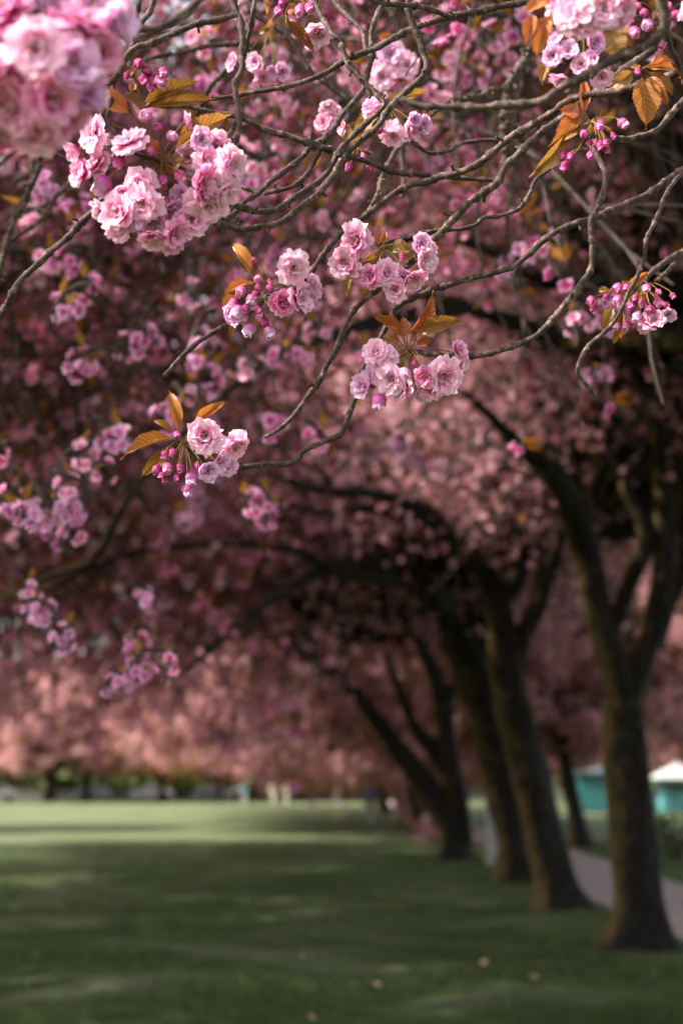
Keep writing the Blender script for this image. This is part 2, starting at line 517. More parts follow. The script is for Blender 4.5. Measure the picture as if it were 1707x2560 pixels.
def grass():
    n = 300000
    # denser near the camera, thinning with distance
    d = 8.5 + 30 * rng.random(n) ** 2.0
    x = (rng.random(n) * 2 - 1) * (d * 0.26 + 0.4)
    keep = ~((x > 3.4) & (x < 5.5))
    d, x = d[keep], x[keep]; n = len(d)
    tuft = 0.6 + 0.9 * (np.sin(x * 2.3 + np.sin(d * 1.9)) * np.sin(d * 2.1 + x) * 0.5 + 0.5) * rng.random(n)
    patch = np.clip(np.sin(x * 3.1 + 2 * np.sin(d * 1.3)) * np.sin(d * 2.7 + 1.5 * np.sin(x * 1.7)) + np.sin(x * 7.3 + d) * .5 * np.sin(d * 6.1), -1, 1)
    h = 0.045 * (1 + .55 * patch) * tuft * (0.6 + 0.8 * rng.random(n))
    w = 0.004 + 0.0035 * rng.random(n) + d * 0.0002
    a = rng.random(n) * math.pi
    lean = (rng.random((n, 2)) - .5) * 1.3 * h[:, None]
    V = np.zeros((n, 3, 3))
    V[:, 0] = np.stack([x - np.cos(a) * w, d - np.sin(a) * w, np.full(n, -.02)], -1)
    V[:, 1] = np.stack([x + np.cos(a) * w, d + np.sin(a) * w, np.full(n, -.02)], -1)
    V[:, 2] = np.stack([x + lean[:, 0], d + lean[:, 1], h], -1)
    Fq = np.arange(n * 3).reshape(n, 3)
    o = obj('grass', make_mesh('grass', V.reshape(-1, 3), [Fq], 'grass_blade'), kind='stuff')
    tag(o, 'short green lawn grass growing in the shade under the cherry canopy', 'grass')
grass()

# ------------------------------------------------------------------ blossom masses for crowns
def rand_rot(n, r):
    q = r.normal(size=(n, 4)); q /= np.linalg.norm(q, axis=1)[:, None]
    w, x, y, z = q.T
    return np.stack([1 - 2 * (y * y + z * z), 2 * (x * y - z * w), 2 * (x * z + y * w),
                     2 * (x * y + z * w), 1 - 2 * (x * x + z * z), 2 * (y * z - x * w),
                     2 * (x * z - y * w), 2 * (y * z + x * w), 1 - 2 * (x * x + y * y)], -1).reshape(n, 3, 3)
def scatter_quads(C, size_l, size_w, r, bend=0.3):
    """a bent diamond of two triangles at each centre"""
    n = len(C)
    M = rand_rot(n, r)
    base = np.array([(0, -1, 0), (1, 0, bend), (0, 1, 0), (-1, 0, bend)], float)
    sc = np.stack([size_w, size_l, size_w], -1)
    V = np.einsum('nij,nkj->nki', M, base[None] * sc[:, None]) + C[:, None]
    return V.reshape(-1, 3), np.arange(n * 4).reshape(n, 4)
def ball_quads(C, r, per=7, rad=0.05, size=0.03):
    n = len(C)
    off = r.normal(size=(n, per, 3)); off *= (rad * (0.5 + 0.5 * r.random((n, per, 1)))) / np.linalg.norm(off, axis=2)[..., None]
    cc = (C[:, None] + off).reshape(-1, 3)
    s = size * (0.7 + 0.6 * r.random(len(cc)))
    return scatter_quads(cc, s, s * 0.85, r, 0.4)
def crown_parts(name, seed, rx, ry, rz, nball, nclump, blossom, bottom=-0.6, spread=0.5, nleaf=None, size=1.0, twigs=True, nlimb=11, dark=False, leafspread=.09):
    r = np.random.default_rng(seed)
    c = r.normal(size=(nclump * 2, 3)); c /= np.linalg.norm(c, axis=1)[:, None]
    c = c[c[:, 2] > bottom][:nclump]
    c *= (0.45 + 0.55 * r.random((len(c), 1)) ** 0.6)
    c *= (rx, ry, rz)
    # outer clumps droop
    rr = np.hypot(c[:, 0] / rx, c[:, 1] / ry)
    c[:, 2] -= rr ** 2 * rz * 0.35
    k = r.integers(0, len(c), nball)
    B = c[k] + r.normal(size=(nball, 3)) * (spread, spread, spread * 0.75)
    V, Fq = ball_quads(B, r, 7, 0.055 * size, 0.033 * size)
    parts = [('blossoms', make_mesh(name + '_blossoms', V, [Fq], blossom, smooth=False))]
    nl = nleaf or int(nball * .6)
    Lc = B[r.integers(0, nball, nl)] + r.normal(size=(nl, 3)) * leafspread * size
    V, Fq = scatter_quads(Lc, np.full(nl, .045 * size), np.full(nl, .02 * size), r, 0.3)
    parts.append(('leaves', make_mesh(name + '_leaves', V, [Fq], 'leaf_mass', smooth=False)))
    if twigs:
        g = Geo()
        for k in range(nlimb):
            e = c[r.integers(0, len(c))] * (.9, .9, .8)
            s0 = c[r.integers(0, len(c))] * .12 + (0, 0, -rz * .75) + r.normal(size=3) * (.5, .5, .25)
            q, w = catmull(np.array([s0, s0 * .45 + e * .5 + (0, 0, -.4) + r.normal(size=3) * .35, e * .85 + r.normal(size=3) * .3, e * 1.05]), [.10, .07, .045, .018], .35)
            tube(g, q, w[:, 0] * (1 + .1 * r.normal(size=len(w))), 6, 1, cap=False)
        for cc in c:
            for _ in range(4):
                e = cc + r.normal(size=3) * (spread * 1.6)
                s0 = cc * 0.55 + r.normal(size=3) * 0.25 - (0, 0, 0.25)
                m1 = (s0 + e) / 2 + (0, 0, 0.25) + r.normal(size=3) * 0.2
                m2 = e * 0.75 + s0 * 0.25 + (0, 0, 0.16) + r.normal(size=3) * 0.12
                tube(g, np.array([s0, m1, m2, e, e + (r.normal() * .15, r.normal() * .15, -0.3)]), np.array([.03, .018, .011, .007, .004]), 3, cap=False)
        parts.append(('twigs', g.mesh(name + '_twigs', ['trunk_bark' if dark else 'twig_far', 'trunk_bark'])))
    return parts

CROWNS = {
    'row1': crown_parts('row1', 1, 5.2, 4.6, 3.0, 16000, 300, 'blossom_mass', -0.35, spread=.33, size=1.1, nleaf=24000, leafspread=.2),
    'row2': crown_parts('row2', 2, 5.6, 4.8, 2.8, 17000, 320, 'blossom_mass', -0.35, spread=.38, size=1.05, nleaf=14000),
    'salmon': crown_parts('salmon', 3, 6.2, 5.0, 3.6, 15000, 330, 'blossom_mass_salmon', -0.8, size=1.4, spread=.24, nlimb=8, nleaf=12000, leafspread=.35),
    'dim': crown_parts('dim', 6, 4.6, 4.2, 2.2, 7000, 260, 'blossom_mass', -0.9, spread=.4, size=.9, nlimb=26, nleaf=6000),
    'lilac': crown_parts('lilac', 4, 5.0, 4.6, 2.9, 18000, 280, 'blossom_mass_lilac', -0.5, nlimb=9, spread=.48, nleaf=30000, leafspread=.2),
}
def attach_crown(root, which, loc, rot, sc):
    """crown parts, sharing meshes between trees"""
    for nm, me in CROWNS[which]:
        o = obj(nm, me, root, 'stuff')
        o.location = loc; o.rotation_euler.z = rot; o.scale = (sc, sc, sc)

def trunk_geo(geo, pts, rads, seed=0, sides=20, flare=True, step=0.09, rough=0.15):
    r = np.random.default_rng(seed)
    q, w = catmull(pts, rads, step)
    ph = r.random(6) * 6.28
    L = np.concatenate([[0], np.cumsum(np.linalg.norm(np.diff(q, axis=0), axis=1))])
    k = r.integers(3, 6)
    def lump(i, a):
        f = 1 + rough * (np.sin(a * 2 + ph[0] + L[i] * 1.3) * .5 + np.sin(a * 3 + ph[1] - L[i] * 2.1) * .4 + np.sin(a * 5 + ph[2] + L[i] * 4) * .3 + np.sin(L[i] * 7 + ph[3]) * .25)
        if flare and L[i] < 0.9:
            t = (1 - L[i] / 0.9) ** 2
            f = f * (1 + t * (0.2 + 0.75 * np.maximum(0, np.sin(a * k + ph[4] + .6 * np.sin(a * 2 + ph[5])))))
        return f
    tube(geo, q, w[:, 0], sides, lump=lump)

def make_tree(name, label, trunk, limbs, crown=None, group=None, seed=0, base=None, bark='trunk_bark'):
    """trunk/limbs in world coordinates [(Vector, radius)...]"""
    b = base if base is not None else Vector(trunk[0][0])
    b = Vector((b[0], b[1], 0))
    root = empty(name, b)
    tag(root, label, 'tree', group)
    g = Geo()
    trunk_geo(g, [np.array(p) - np.array(b) for p, _ in trunk], [q for _, q in trunk], seed)
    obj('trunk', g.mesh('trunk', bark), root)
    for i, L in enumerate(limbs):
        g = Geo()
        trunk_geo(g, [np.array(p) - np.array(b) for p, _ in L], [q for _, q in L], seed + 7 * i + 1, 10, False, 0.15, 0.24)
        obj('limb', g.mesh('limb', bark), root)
    for c in (crown or []):
        attach_crown(root, c[0], Vector(c[1]) - b, c[2], c[3])
    return root

def PL(reg, d, pts):               # polyline of a limb in picture coordinates: (x, y, half width[, distance])
    out = []
    for p in pts:
        dd = p[3] if len(p) > 3 else d
        out.append((P(reg, p[0], p[1], dd), px(reg, p[2], dd)))
    return out

ROW = 'cherry trees in the row beside the path'
# --- first tree of the row, whose foot is the nearest
d1 = (on_ground('H', 1345, 1045) - CAMP).dot(FWD)
t = PL('H', d1, [(1345, 1065, 128), (1352, 980, 118), (1362, 860, 108), (1350, 700, 104), (1335, 500, 103), (1322, 300, 100), (1305, 100, 92), (1298, -60, 92)])
T1 = make_tree('cherry_tree', 'nearest cherry tree of the row, upright dark mossy trunk flaring into roots on the lawn', t, [
    PL('F', d1, [(1310, 1240, 85), (1270, 1060, 80), (1215, 880, 75), (1170, 700, 68), (1120, 480, 64), (1060, 300, 60, 13.2), (980, 170, 55, 12.5), (860, 60, 38, 12.5), (740, -60, 26, 12.2), (640, -160, 18, 12), (560, -230, 11, 11.8)]),
    PL('F', d1, [(1320, 1150, 70), (1400, 960, 55), (1455, 780, 50), (1480, 560, 48), (1475, 300, 46), (1455, 60, 42), (1440, -160, 38), (1400, -400, 32, 14), (1340, -560, 28, 13.5)]),
    PL('D', 13, [(1440, 1050, 42, 14), (1400, 850, 36), (1290, 760, 30), (1130, 700, 28), (960, 680, 26), (820, 630, 24), (700, 560, 20), (600, 450, 14)]),
    PL('D', 12.5, [(1500, 560, 36), (1380, 430, 34), (1180, 390, 30), (980, 375, 28), (780, 400, 22), (620, 430, 16), (420, 380, 10)]),
    PL('B', 13, [(1470, 1400, 34), (1400, 1200, 32), (1330, 1040, 34), (1290, 880, 34), (1240, 740, 30), (1160, 560, 24), (1090, 430, 18), (1000, 200, 12)]),
    PL('F', d1, [(1230, 900, 40), (1330, 640, 40), (1400, 420, 45), (1300, 200, 30), (1420, 20, 22), (1500, -120, 18)]),
    PL('F', 15, [(1440, 950, 40), (1500, 760, 40), (1570, 520, 60), (1600, 250, 60), (1590, -50, 50), (1560, -300, 40), (1540, -600, 30)]),
], [('row1', (4.2, 17.5, 8.0), 0.4, 0.95), ('dim', (3.2, 15.6, 6.2), 1.3, .85)], ROW, 21)

d2 = (on_ground('H', 1010, 865) - CAMP).dot(FWD)
t = PL('H', d2, [(1015, 880, 112), (995, 780, 100), (950, 600, 94), (910, 420, 88), (860, 200, 82), (810, 0, 76), (780, -120, 76)])
T2 = make_tree('cherry_tree', 'second cherry tree of the row, thick trunk leaning left with a sunlit mossy left edge', t, [
    PL('F', d2, [(790, 1200, 74), (760, 1040, 70), (740, 860, 66), (700, 700, 62), (620, 560, 62), (500, 430, 50, 17), (400, 340, 42, 15.5), (280, 280, 34, 14.5), (120, 240, 26, 13.5), (-80, 230, 20, 12.5), (-300, 160, 14, 12)]),
    PL('F', d2, [(775, 1130, 50), (830, 900, 44), (900, 760, 40), (960, 560, 44), (1000, 360, 44), (960, 200, 40), (860, 60, 34)]),
    PL('F', d2, [(720, 760, 40), (820, 620, 36), (800, 420, 34), (740, 260, 30), (640, 130, 26), (480, 40, 22), (300, -20, 16), (100, -60, 12)]),
], [('row2', (2.4, 23.0, 8.4), 2.1, 1.0), ('dim', (1.8, 20.0, 6.4), 2.9, .95)], ROW, 33)

d3 = (on_ground('H', 830, 742) - CAMP).dot(FWD)
t = PL('H', d3, [(825, 755, 95), (815, 660, 84), (795, 520, 84), (755, 320, 84), (715, 130, 84), (680, -40, 86)])
T3 = make_tree('cherry_tree', 'third cherry tree of the row, dark leaning trunk whose big limb arches far left', t, [
    PL('F', d3, [(690, 1270, 84), (620, 1080, 84), (560, 940, 84), (490, 800, 82), (420, 690, 78, 21.8), (330, 600, 66, 20.6), (200, 555, 52, 19), (60, 560, 42, 17.5), (-80, 590, 33, 16), (-240, 680, 26, 15), (-400, 790, 21, 14), (-560, 930, 16, 13), (-700, 1060, 10, 12.5)]),
    PL('F', d3, [(640, 1130, 50), (660, 900, 44), (600, 700, 44), (520, 560, 44), (380, 440, 40, 19), (260, 330, 32, 17), (100, 310, 24, 15), (-60, 330, 18, 14), (-260, 300, 14, 13), (-500, 340, 10, 12)]),
    PL('F', d3, [(360, 640, 46, 20.5), (180, 620, 34, 18.5), (20, 610, 28, 17), (-150, 520, 22, 15), (-420, 470, 20, 13.5), (-700, 480, 18, 12), (-940, 520, 16, 11.5), (-1160, 600, 14, 11), (-1400, 730, 10, 10.5)]),
], [('row1', (1.2, 28, 8.0), 4.0, 1.0), ('dim', (0.6, 24.5, 6.2), 4.4, 1.0)], ROW, 45)

d4 = (on_ground('H', 520, 638) - CAMP).dot(FWD)
t = PL('H', d4, [(530, 650, 66), (520, 560, 56), (500, 470, 56), (440, 370, 58), (350, 240, 52), (250, 110, 46), (150, -20, 40), (70, -130, 36)])
T4 = make_tree('cherry_tree', 'fourth cherry tree of the row, slender dark trunk leaning strongly left above the orange blossom', t, [
    PL('F', d4, [(90, 1170, 36), (0, 1080, 30), (-100, 980, 24), (-240, 900, 18), (-420, 860, 12)]),
    PL('H', d4, [(560, 560, 40), (545, 430, 50), (520, 260, 54), (490, 100, 50), (480, -60, 44), (420, -240, 34), (330, -420, 30), (240, -560, 22)]),
    PL('H', d4, [(520, 250, 36), (420, 120, 34), (340, 20, 28), (280, -120, 22), (200, -330, 14)]),
    PL('F', d4, [(480, 1200, 34), (540, 1080, 26), (500, 900, 22), (420, 820, 16)]),
], [('row2', (-0.6, 34, 7.2), 5.2, 1.05), ], ROW, 57)

def generic_tree(x, y, h, label, group, crown, seed, lean=0.0, r0=0.24, sc=1.0, zc=5.4, bark='trunk_bark'):
    rr = random.Random(seed)
    t = [(Vector((x, y, -0.05)), r0 * 1.15), (Vector((x + lean * .3, y, 0.8)), r0), (Vector((x + lean * .8, y + .1, 1.8)), r0 * .9), (Vector((x + lean * 1.2, y, h)), r0 * .85)]
    limbs = []
    n = 5
    for k in range(n):
        a = k * 2 * math.pi / n + rr.random()
        s = t[3][0] - Vector((0, 0, .15))
        rad = 3.2 + rr.random() * 1.2
        c, q = math.cos(a), math.sin(a)
        limbs.append([(s, r0 * .6), (s + Vector((c * .6, q * .6, .8)), r0 * .5), (s + Vector((c * rad * .5, q * rad * .5, 1.7 + rr.random() * .5)), r0 * .36),
                      (s + Vector((c * rad * .8, q * rad * .8, 2.2 + rr.random() * .8)), r0 * .22), (s + Vector((c * rad * 1.1, q * rad * 1.1, 2.0 + rr.random())), r0 * .1)])
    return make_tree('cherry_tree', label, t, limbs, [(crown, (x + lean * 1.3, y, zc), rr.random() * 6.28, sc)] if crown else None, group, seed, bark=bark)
ordn = ['fifth', 'sixth', 'seventh', 'eighth', 'ninth', 'tenth']
for i, (x, y, ln) in enumerate([(2.7, 40, -.9), (2.6, 48, -.6), (2.5, 57, -.5), (2.7, 67, -.4), (2.4, 79, -.4), (2.6, 94, 0)]):
    tr = generic_tree(x, y, 2.5, 'cherry tree with salmon pink crown, %s along the row beside the path' % ordn[i], ROW, 'salmon', 100 + i, ln, 0.22, 1.0, 4.9, 'pale_bark' if i == 3 else 'trunk_bark')
    if i:
        attach_crown(tr, 'salmon', (-5.5 - .6 * i, .8, 5.6 + .2 * i), i * 1.3, .9 + .06 * i)
RROW = 'cherry trees on the far side of the path'
for i, (x, y, ln, lb) in enumerate([(5.9, 36, -.35, 'slim leaning cherry tree across the path, seen between the two nearest thick trunks'),
                                (9.6, 38.5, -.1, 'cherry tree at the right edge across the path, before the white roofed kiosk'),
                                (6.6, 52, -.3, 'cherry tree across the path, small and far behind the second leaning trunk'),
                                (7.4, 66, 0, 'cherry tree across the path, beyond the slim leaning one'),
                                (6.2, 84, 0, 'farthest cherry tree across the path, beside the far end of the tarmac')]):
    generic_tree(x, y, 2.6, lb, RROW, 'salmon', 130 + i, ln, 0.2, .85, 5.4, 'pale_bark' if i == 2 else 'trunk_bark')
# trees on the left whose trunks stand outside the picture
LEFT = 'cherry trees over the left side of the lawn'
lab = ['nearest left hand cherry tree, pink and lilac canopy filling the upper left',
       'second left hand cherry tree, pink canopy behind the nearest left hand one',
       'third left hand cherry tree, pink canopy half way down the lawn',
       'fourth left hand cherry tree, pink canopy near the sunlit part of the lawn',
       'last left hand cherry tree, its canopy at the left edge above the sunlit lawn']
LT = []
for i, (x, y, cr, sc, zc) in enumerate([(-5.6, 9.5, 'lilac', 1.0, 6.2), (-7.0, 17, 'row1', 1.25, 6.6), (-8.0, 26, 'row1', 1.25, 7.2), (-10.4, 34.5, 'row2', .9, 6.8), (-16.5, 50, 'salmon', .9, 5.8)]):
    LT.append(generic_tree(x, y if i else 6.5, 2.7, lab[i], LEFT, None if i == 0 else cr, 150 + i, 0.3, .24, sc, zc))
    if i == 0:
        attach_crown(LT[0], 'lilac', (-.2, 3.0, 6.3), 1.0, 1.12)
        attach_crown(LT[0], 'dim', (-.9, -3.0, 5.6), 2.0, .9)  # unseen sparse crown, added to filter the sun off the foreground blossoms
# the tree overhead on the right
T0 = make_tree('cherry_tree', 'overhanging cherry tree beside the viewer, its dark limbs crossing the upper right', [(Vector((4.0, 4.6, -.05)), .3), (Vector((4.0, 4.6, 1.2)), .25), (Vector((3.9, 4.8, 2.6)), .24)], [
    PL('D', 8, [(2300, 900, 75), (1900, 700, 66), (1560, 640, 56), (1300, 620, 50, 8.5), (1050, 640, 44, 9), (800, 560, 36, 9), (560, 480, 30, 9), (300, 400, 22, 9.5)]),
    PL('D', 9, [(1900, 560, 56), (1560, 400, 50), (1250, 370, 44), (950, 380, 38), (700, 230, 32), (450, 170, 26), (200, 200, 16)]),
    PL('B', 8, [(2200, 1500, 70), (1900, 1200, 62), (1600, 960, 54), (1460, 760, 44), (1370, 560, 30), (1260, 330, 24), (1180, 100, 18), (1100, -100, 12)]),
], [('row2', (2.4, 3.6, 6.9), 3.0, .95), ('row1', (3.4, 8.6, 7.0), 1.0, .8), ('dim', (3.0, 11.0, 6.9), 1.9, .85)], None, 77)

# far trees across the lawn
FAR = 'cherry trees at the far edge of the lawn'
far = [(-29, 146, 'pink cherry tree set far back, behind the gap beside the silver car'),
       (-19, 149, 'pink cherry tree set far back, between the paired and the thick far trunks'),
       (-8, 147, 'pink cherry tree set far back, above the pale figures at the lawn edge'),
       (3, 150, 'pink cherry tree set far back at the vanishing end of the row'),
       (-33, 128, 'cherry tree at the far left edge of the lawn, behind the parked silver car'),
       (-25.3, 125, 'dark far trunk, left one of the close pair of cherry trees at the lawn edge'),
       (-22.3, 127, 'dark far trunk, right one of the close pair of cherry trees at the lawn edge'),
       (-15.6, 126, 'far cherry tree with a thick dark trunk standing apart on the lawn edge'),
       (-11.2, 133, 'far cherry tree with a pale grey trunk, set back behind the lawn edge'),
       (-4, 130, 'far cherry tree behind the figure in the teal top'),
       (14, 125, 'far cherry tree to the left of the teal kiosks'),
       (24, 120, 'far cherry tree behind the plain teal kiosk'),
       (34, 118, 'far cherry tree behind the white roofed kiosk')]
for i, (x, y, lb) in enumerate(far[4:] + far[:4]):
    generic_tree(x, y, 2.6, lb, FAR, 'lilac' if i == 9 else 'salmon', 170 + i, 0, .33, 1.5, 7.6, 'trunk_bark' if i != 4 else 'pale_bark')

# wood behind everything
def woods():
    r = np.random.default_rng(5)
    n = 9000
    x = r.random(n) * 240 - 120
    top = 13 + 4 * np.sin(x * .11) + 2.5 * np.sin(x * .37 + 1)
    z = top * r.random(n) ** 0.8
    y = 172 + 12 * r.random(n) + np.abs(x) * .05
    z[:3500] = 3.2 * r.random(3500); y[:3500] = 166 + 3 * r.random(3500)
    V, Fq = ball_quads(np.stack([x, y, z], -1), r, 6, 0.8, 0.7)
    o = obj('woodland', make_mesh('woodland', V, [Fq], 'green_mass', smooth=False), kind='stuff')
    tag(o, 'dull green belt of distant trees closing off the park', 'woodland')
woods()

# ------------------------------------------------------------------ detailed flowers
def petal(geo, az, t0, t1, L, W, r, cup=0.25, ruff=0.0022, m=0, nu=6, nv=7, closed=False):
    """one frilled petal that grows from the centre; angles from the flower axis"""
    us = np.linspace(0, 1, nu + 1)
    vs = np.linspace(-1, 1, nv)
    ph = r.random(4) * 6.28
    jag = 1 - 0.16 * np.abs(vs) ** 2.2 - 0.10 * np.exp(-(vs / .22) ** 2) + (r.random(nv) - .5) * 0.20
    V = np.zeros((nu + 1, nv, 3)); uv = np.zeros((nu + 1, nv, 2))
    for j, v in enumerate(vs):
        Lj = L * jag[j]
        R_, Z_ = 0.0012, 0.0
        for i, u in enumerate(us):
            th = t0 + (t1 - t0) * u ** 1.1
            if i:
                ds = Lj / nu
                R_ += math.sin(th) * ds; Z_ += math.cos(th) * ds
            w = W * (0.16 + 0.84 * math.sin(min(1, u * 0.72 + 0.02) * math.pi * .72) ** 0.8) * (1 if u else .6)
            side = v * w
            nrm = cup * W * (v * v) * (0.3 + u) + ruff * u * u * (math.sin(v * 5 + ph[0]) + .6 * math.sin(v * 9 + ph[1] + u * 3)) + ruff * .6 * math.sin(u * 6 + ph[2]) * u
            # local frame: radial, tangential, axial; normal points inward/up
            nx, nz = -math.cos(th), math.sin(th)
            V[i, j] = (R_ + nx * nrm, side * math.cos(v * .25), Z_ + nz * nrm)
            uv[i, j] = (j / (nv - 1), u)
    tw = (r.random() - .5) * .35
    V = V.reshape(-1, 3)
    c, s = math.cos(az), math.sin(az)
    ct, st = math.cos(tw), math.sin(tw)
    y = V[:, 1] * ct - V[:, 2] * st * 0.5
    z = V[:, 2] + V[:, 1] * st * 0.5
    V = np.stack([V[:, 0] * c - y * s, V[:, 0] * s + y * c, z], -1)
    i, j = np.meshgrid(np.arange(nu), np.arange(nv - 1), indexing='ij')
    a = i * nv + j
    geo.put(V, np.stack([a, a + 1, a + nv + 1, a + nv], -1).reshape(-1, 4), uv.reshape(-1, 2), m)
def calyx(geo, r, m=1, back=0.009):
    # little tube behind the flower and five sepals
    tube(geo, np.array([(0, 0, -back), (0, 0, -back * .6), (0, 0, -.001), (0, 0, .002)]), np.array([.0009, .0019, .0026, .002]), 7, m)
    for k in range(5):
        az = k * 1.2566 + r.random() * .2
        c, s = math.cos(az), math.sin(az)
        V = np.array([(.002, -.0014, -.001), (.002, .0014, -.001), (.007, .0012, -.0015), (.007, -.0012, -.0015), (.0105, 0, -.0005)])
        V = np.stack([V[:, 0] * c - V[:, 1] * s, V[:, 0] * s + V[:, 1] * c, V[:, 2]], -1)
        geo.put(V, [(0, 1, 2, 3)], None, m); geo.put(V, [(3, 2, 4)], None, m)
def flower_mesh(name, seed, openness, mat, n_layers=5):
    r = np.random.default_rng(seed)
    g = Geo()
    # layers from outside in: count, start and end angle, length, half width
    layers = [(6, 66, 112, .0255, .0130), (6, 52, 92, .0245, .0122), (6, 36, 70, .0205, .0108), (4, 20, 48, .0145, .0085), (2, 6, 26, .0100, .0055)]
    for li, (n, a0, a1, L, W) in enumerate(layers[:n_layers]):
        o = r.random() * 6.28
        for k in range(n):
            j = r.normal(size=4)
            petal(g, o + k * 2 * math.pi / n + j[0] * .18, R((a0 + j[1] * 8) * (0.35 + .65 * openness)), R((a1 + j[2] * 14) * openness), L * (1 + j[3] * .08), W,
                  r, cup=.10 + .18 * r.random(), ruff=.0013 + .0003 * li)
    if openness > .6:
        for k in range(9):
            a = r.random() * 6.28; q = r.random() * .003; h = .006 + .005 * r.random()
            b = np.array((math.cos(a) * q, math.sin(a) * q, 0.001)); e = b * 1.9 + (0, 0, h)
            tube(g, np.array([b, (b + e) / 2, e]), np.array([.00025, .00025, .0006]), 3, 2)
    calyx(g, r)
    return g.mesh(name, [mat, 'calyx', 'stamen'])
def bud_mesh(name, seed, fat, mat):
    r = np.random.default_rng(seed)
    g = Geo()
    nseg, ns = 9, 12
    Lb = .014 * (1 + .25 * fat)
    V = np.zeros((nseg + 1, ns, 3)); uv = np.zeros((nseg + 1, ns, 2))
    for i in range(nseg + 1):
        u = i / nseg
        rad = .0058 * (1 + .4 * fat) * math.sin(math.pi * min(1, u * .86 + .12)) ** .8 * (1 if u < 1 else .35)
        for j in range(ns):
            a = j / ns * 6.283 + u * 1.2
            q = rad * (1 + .13 * abs(math.sin(a * 2.5 - u * 2)) + .05 * r.normal())
            V[i, j] = (math.cos(a) * q, math.sin(a) * q, u * Lb)
            uv[i, j] = (j / ns, u * .9)
    ii, jj = np.meshgrid(np.arange(nseg), np.arange(ns), indexing='ij')
    a = ii * ns + jj; b = ii * ns + (jj + 1) % ns
    g.put(V.reshape(-1, 3), np.stack([a, b, b + ns, a + ns], -1).reshape(-1, 4), uv.reshape(-1, 2), 0)
    for k in range(5 if fat else 3):           # loosening petals
        petal(g, k * 1.3 + r.random(), R(28), R(-12 + 20 * fat * r.random()), Lb * 1.12, .0055 * (1 + .3 * fat), r, cup=.35, ruff=.0005, nu=5, nv=5)
    # calyx and five clasping sepals
    tube(g, np.array([(0, 0, -.007), (0, 0, -.004), (0, 0, 0), (0, 0, .0025)]), np.array([.0008, .0017, .0026, .0035]), 7, 1)
    for k in range(5):
        az = k * 1.2566
        c, s = math.cos(az), math.sin(az)
        V = np.array([(.0035, -.0017, .001), (.0035, .0017, .001), (.0058, .0015, .005), (.0058, -.0015, .005), (.006, 0, .009)]) * (1 + .3 * fat)
        V = np.stack([V[:, 0] * c - V[:, 1] * s, V[:, 0] * s + V[:, 1] * c, V[:, 2]], -1)
        g.put(V, [(0, 1, 2, 3)], None, 1); g.put(V, [(3, 2, 4)], None, 1)
    return g.mesh(name, [mat, 'calyx'])
FLOWERS = {
    'o': [flower_mesh('blossom_open', 201 + k, 1.0, 'petal') for k in range(4)],
    'h': [flower_mesh('blossom_half', 211 + k, .66, 'petal') for k in range(3)],
    'd': [flower_mesh('blossom_deep', 221 + k, .88, 'petal_deep') for k in range(2)],
    'l': [flower_mesh('blossom_lilac', 231 + k, .62, 'petal_lilac') for k in range(2)],
    'c': [flower_mesh('blossom_cup', 241 + k, .42, 'petal_lilac', 4) for k in range(2)],
}
BUDS = {'b': [bud_mesh('bud_small', 251 + k, 0, 'bud_petal') for k in range(3)], 'B': [bud_mesh('bud_fat', 261 + k, 1, 'petal_deep') for k in range(2)],
        'P': [bud_mesh('bud_pale', 271 + k, 1, 'petal_lilac') for k in range(2)]}
def leaf_mesh(name, seed, mat, bend=0.18, fold=0.35):
    """unit length leaf along +Y, blade faces +Z, unit half width"""
    r = np.random.default_rng(seed)
    nu, half = 26, 4
    g = Geo()
    V, uv = [], []
    tw = r.normal() * .25
    for i in range(nu + 1):
        u = i / nu
        if u < .06: w = .012
        else:
            q = (u - .06) / .94
            w = .5 * (math.sin(math.pi * q ** .85) ** .75) * (1 - .45 * q) * 1.25 + .012
            if q > .86: w = .5 * max(0.02, (1 - q)) * 1.5 * (.6)
        for j in range(-half, half + 1):
            v = j / half
            serr = 1 + (.10 if (i % 2 and abs(j) == half and .1 < u < .95) else 0)
            x = v * w * serr
            zz = abs(x) * fold - bend * 1.0 * (u - .3) ** 2 * 2 + .02 * math.sin(u * 22 - abs(v) * 5) * abs(v) + .03 * math.sin(v * 2 + u * 7 + seed)
            y = u + (.012 if (i % 2 and abs(j) == half) else 0)
            a = tw * (u - .3)
            V.append((x * math.cos(a) - 0.3 * zz * math.sin(a), y, zz + x * math.sin(a)))
            uv.append((.5 + v * .5, u))
    n = 2 * half + 1
    i, j = np.meshgrid(np.arange(nu), np.arange(n - 1), indexing='ij')
    a = i * n + j
    g.put(V, np.stack([a, a + 1, a + n + 1, a + n], -1).reshape(-1, 4), uv)
    return g.mesh(name, mat)
LEAVES = {'r': [leaf_mesh('leaf_bronze', k, 'bronze_leaf', .05 + .12 * k) for k in range(4)],
          'y': [leaf_mesh('leaf_yellow', 10 + k, 'young_leaf', .1 + .1 * k) for k in range(3)],
          'k': [leaf_mesh('leaf_dull', 20 + k, 'dull_leaf', .1 + .1 * k) for k in range(2)]}

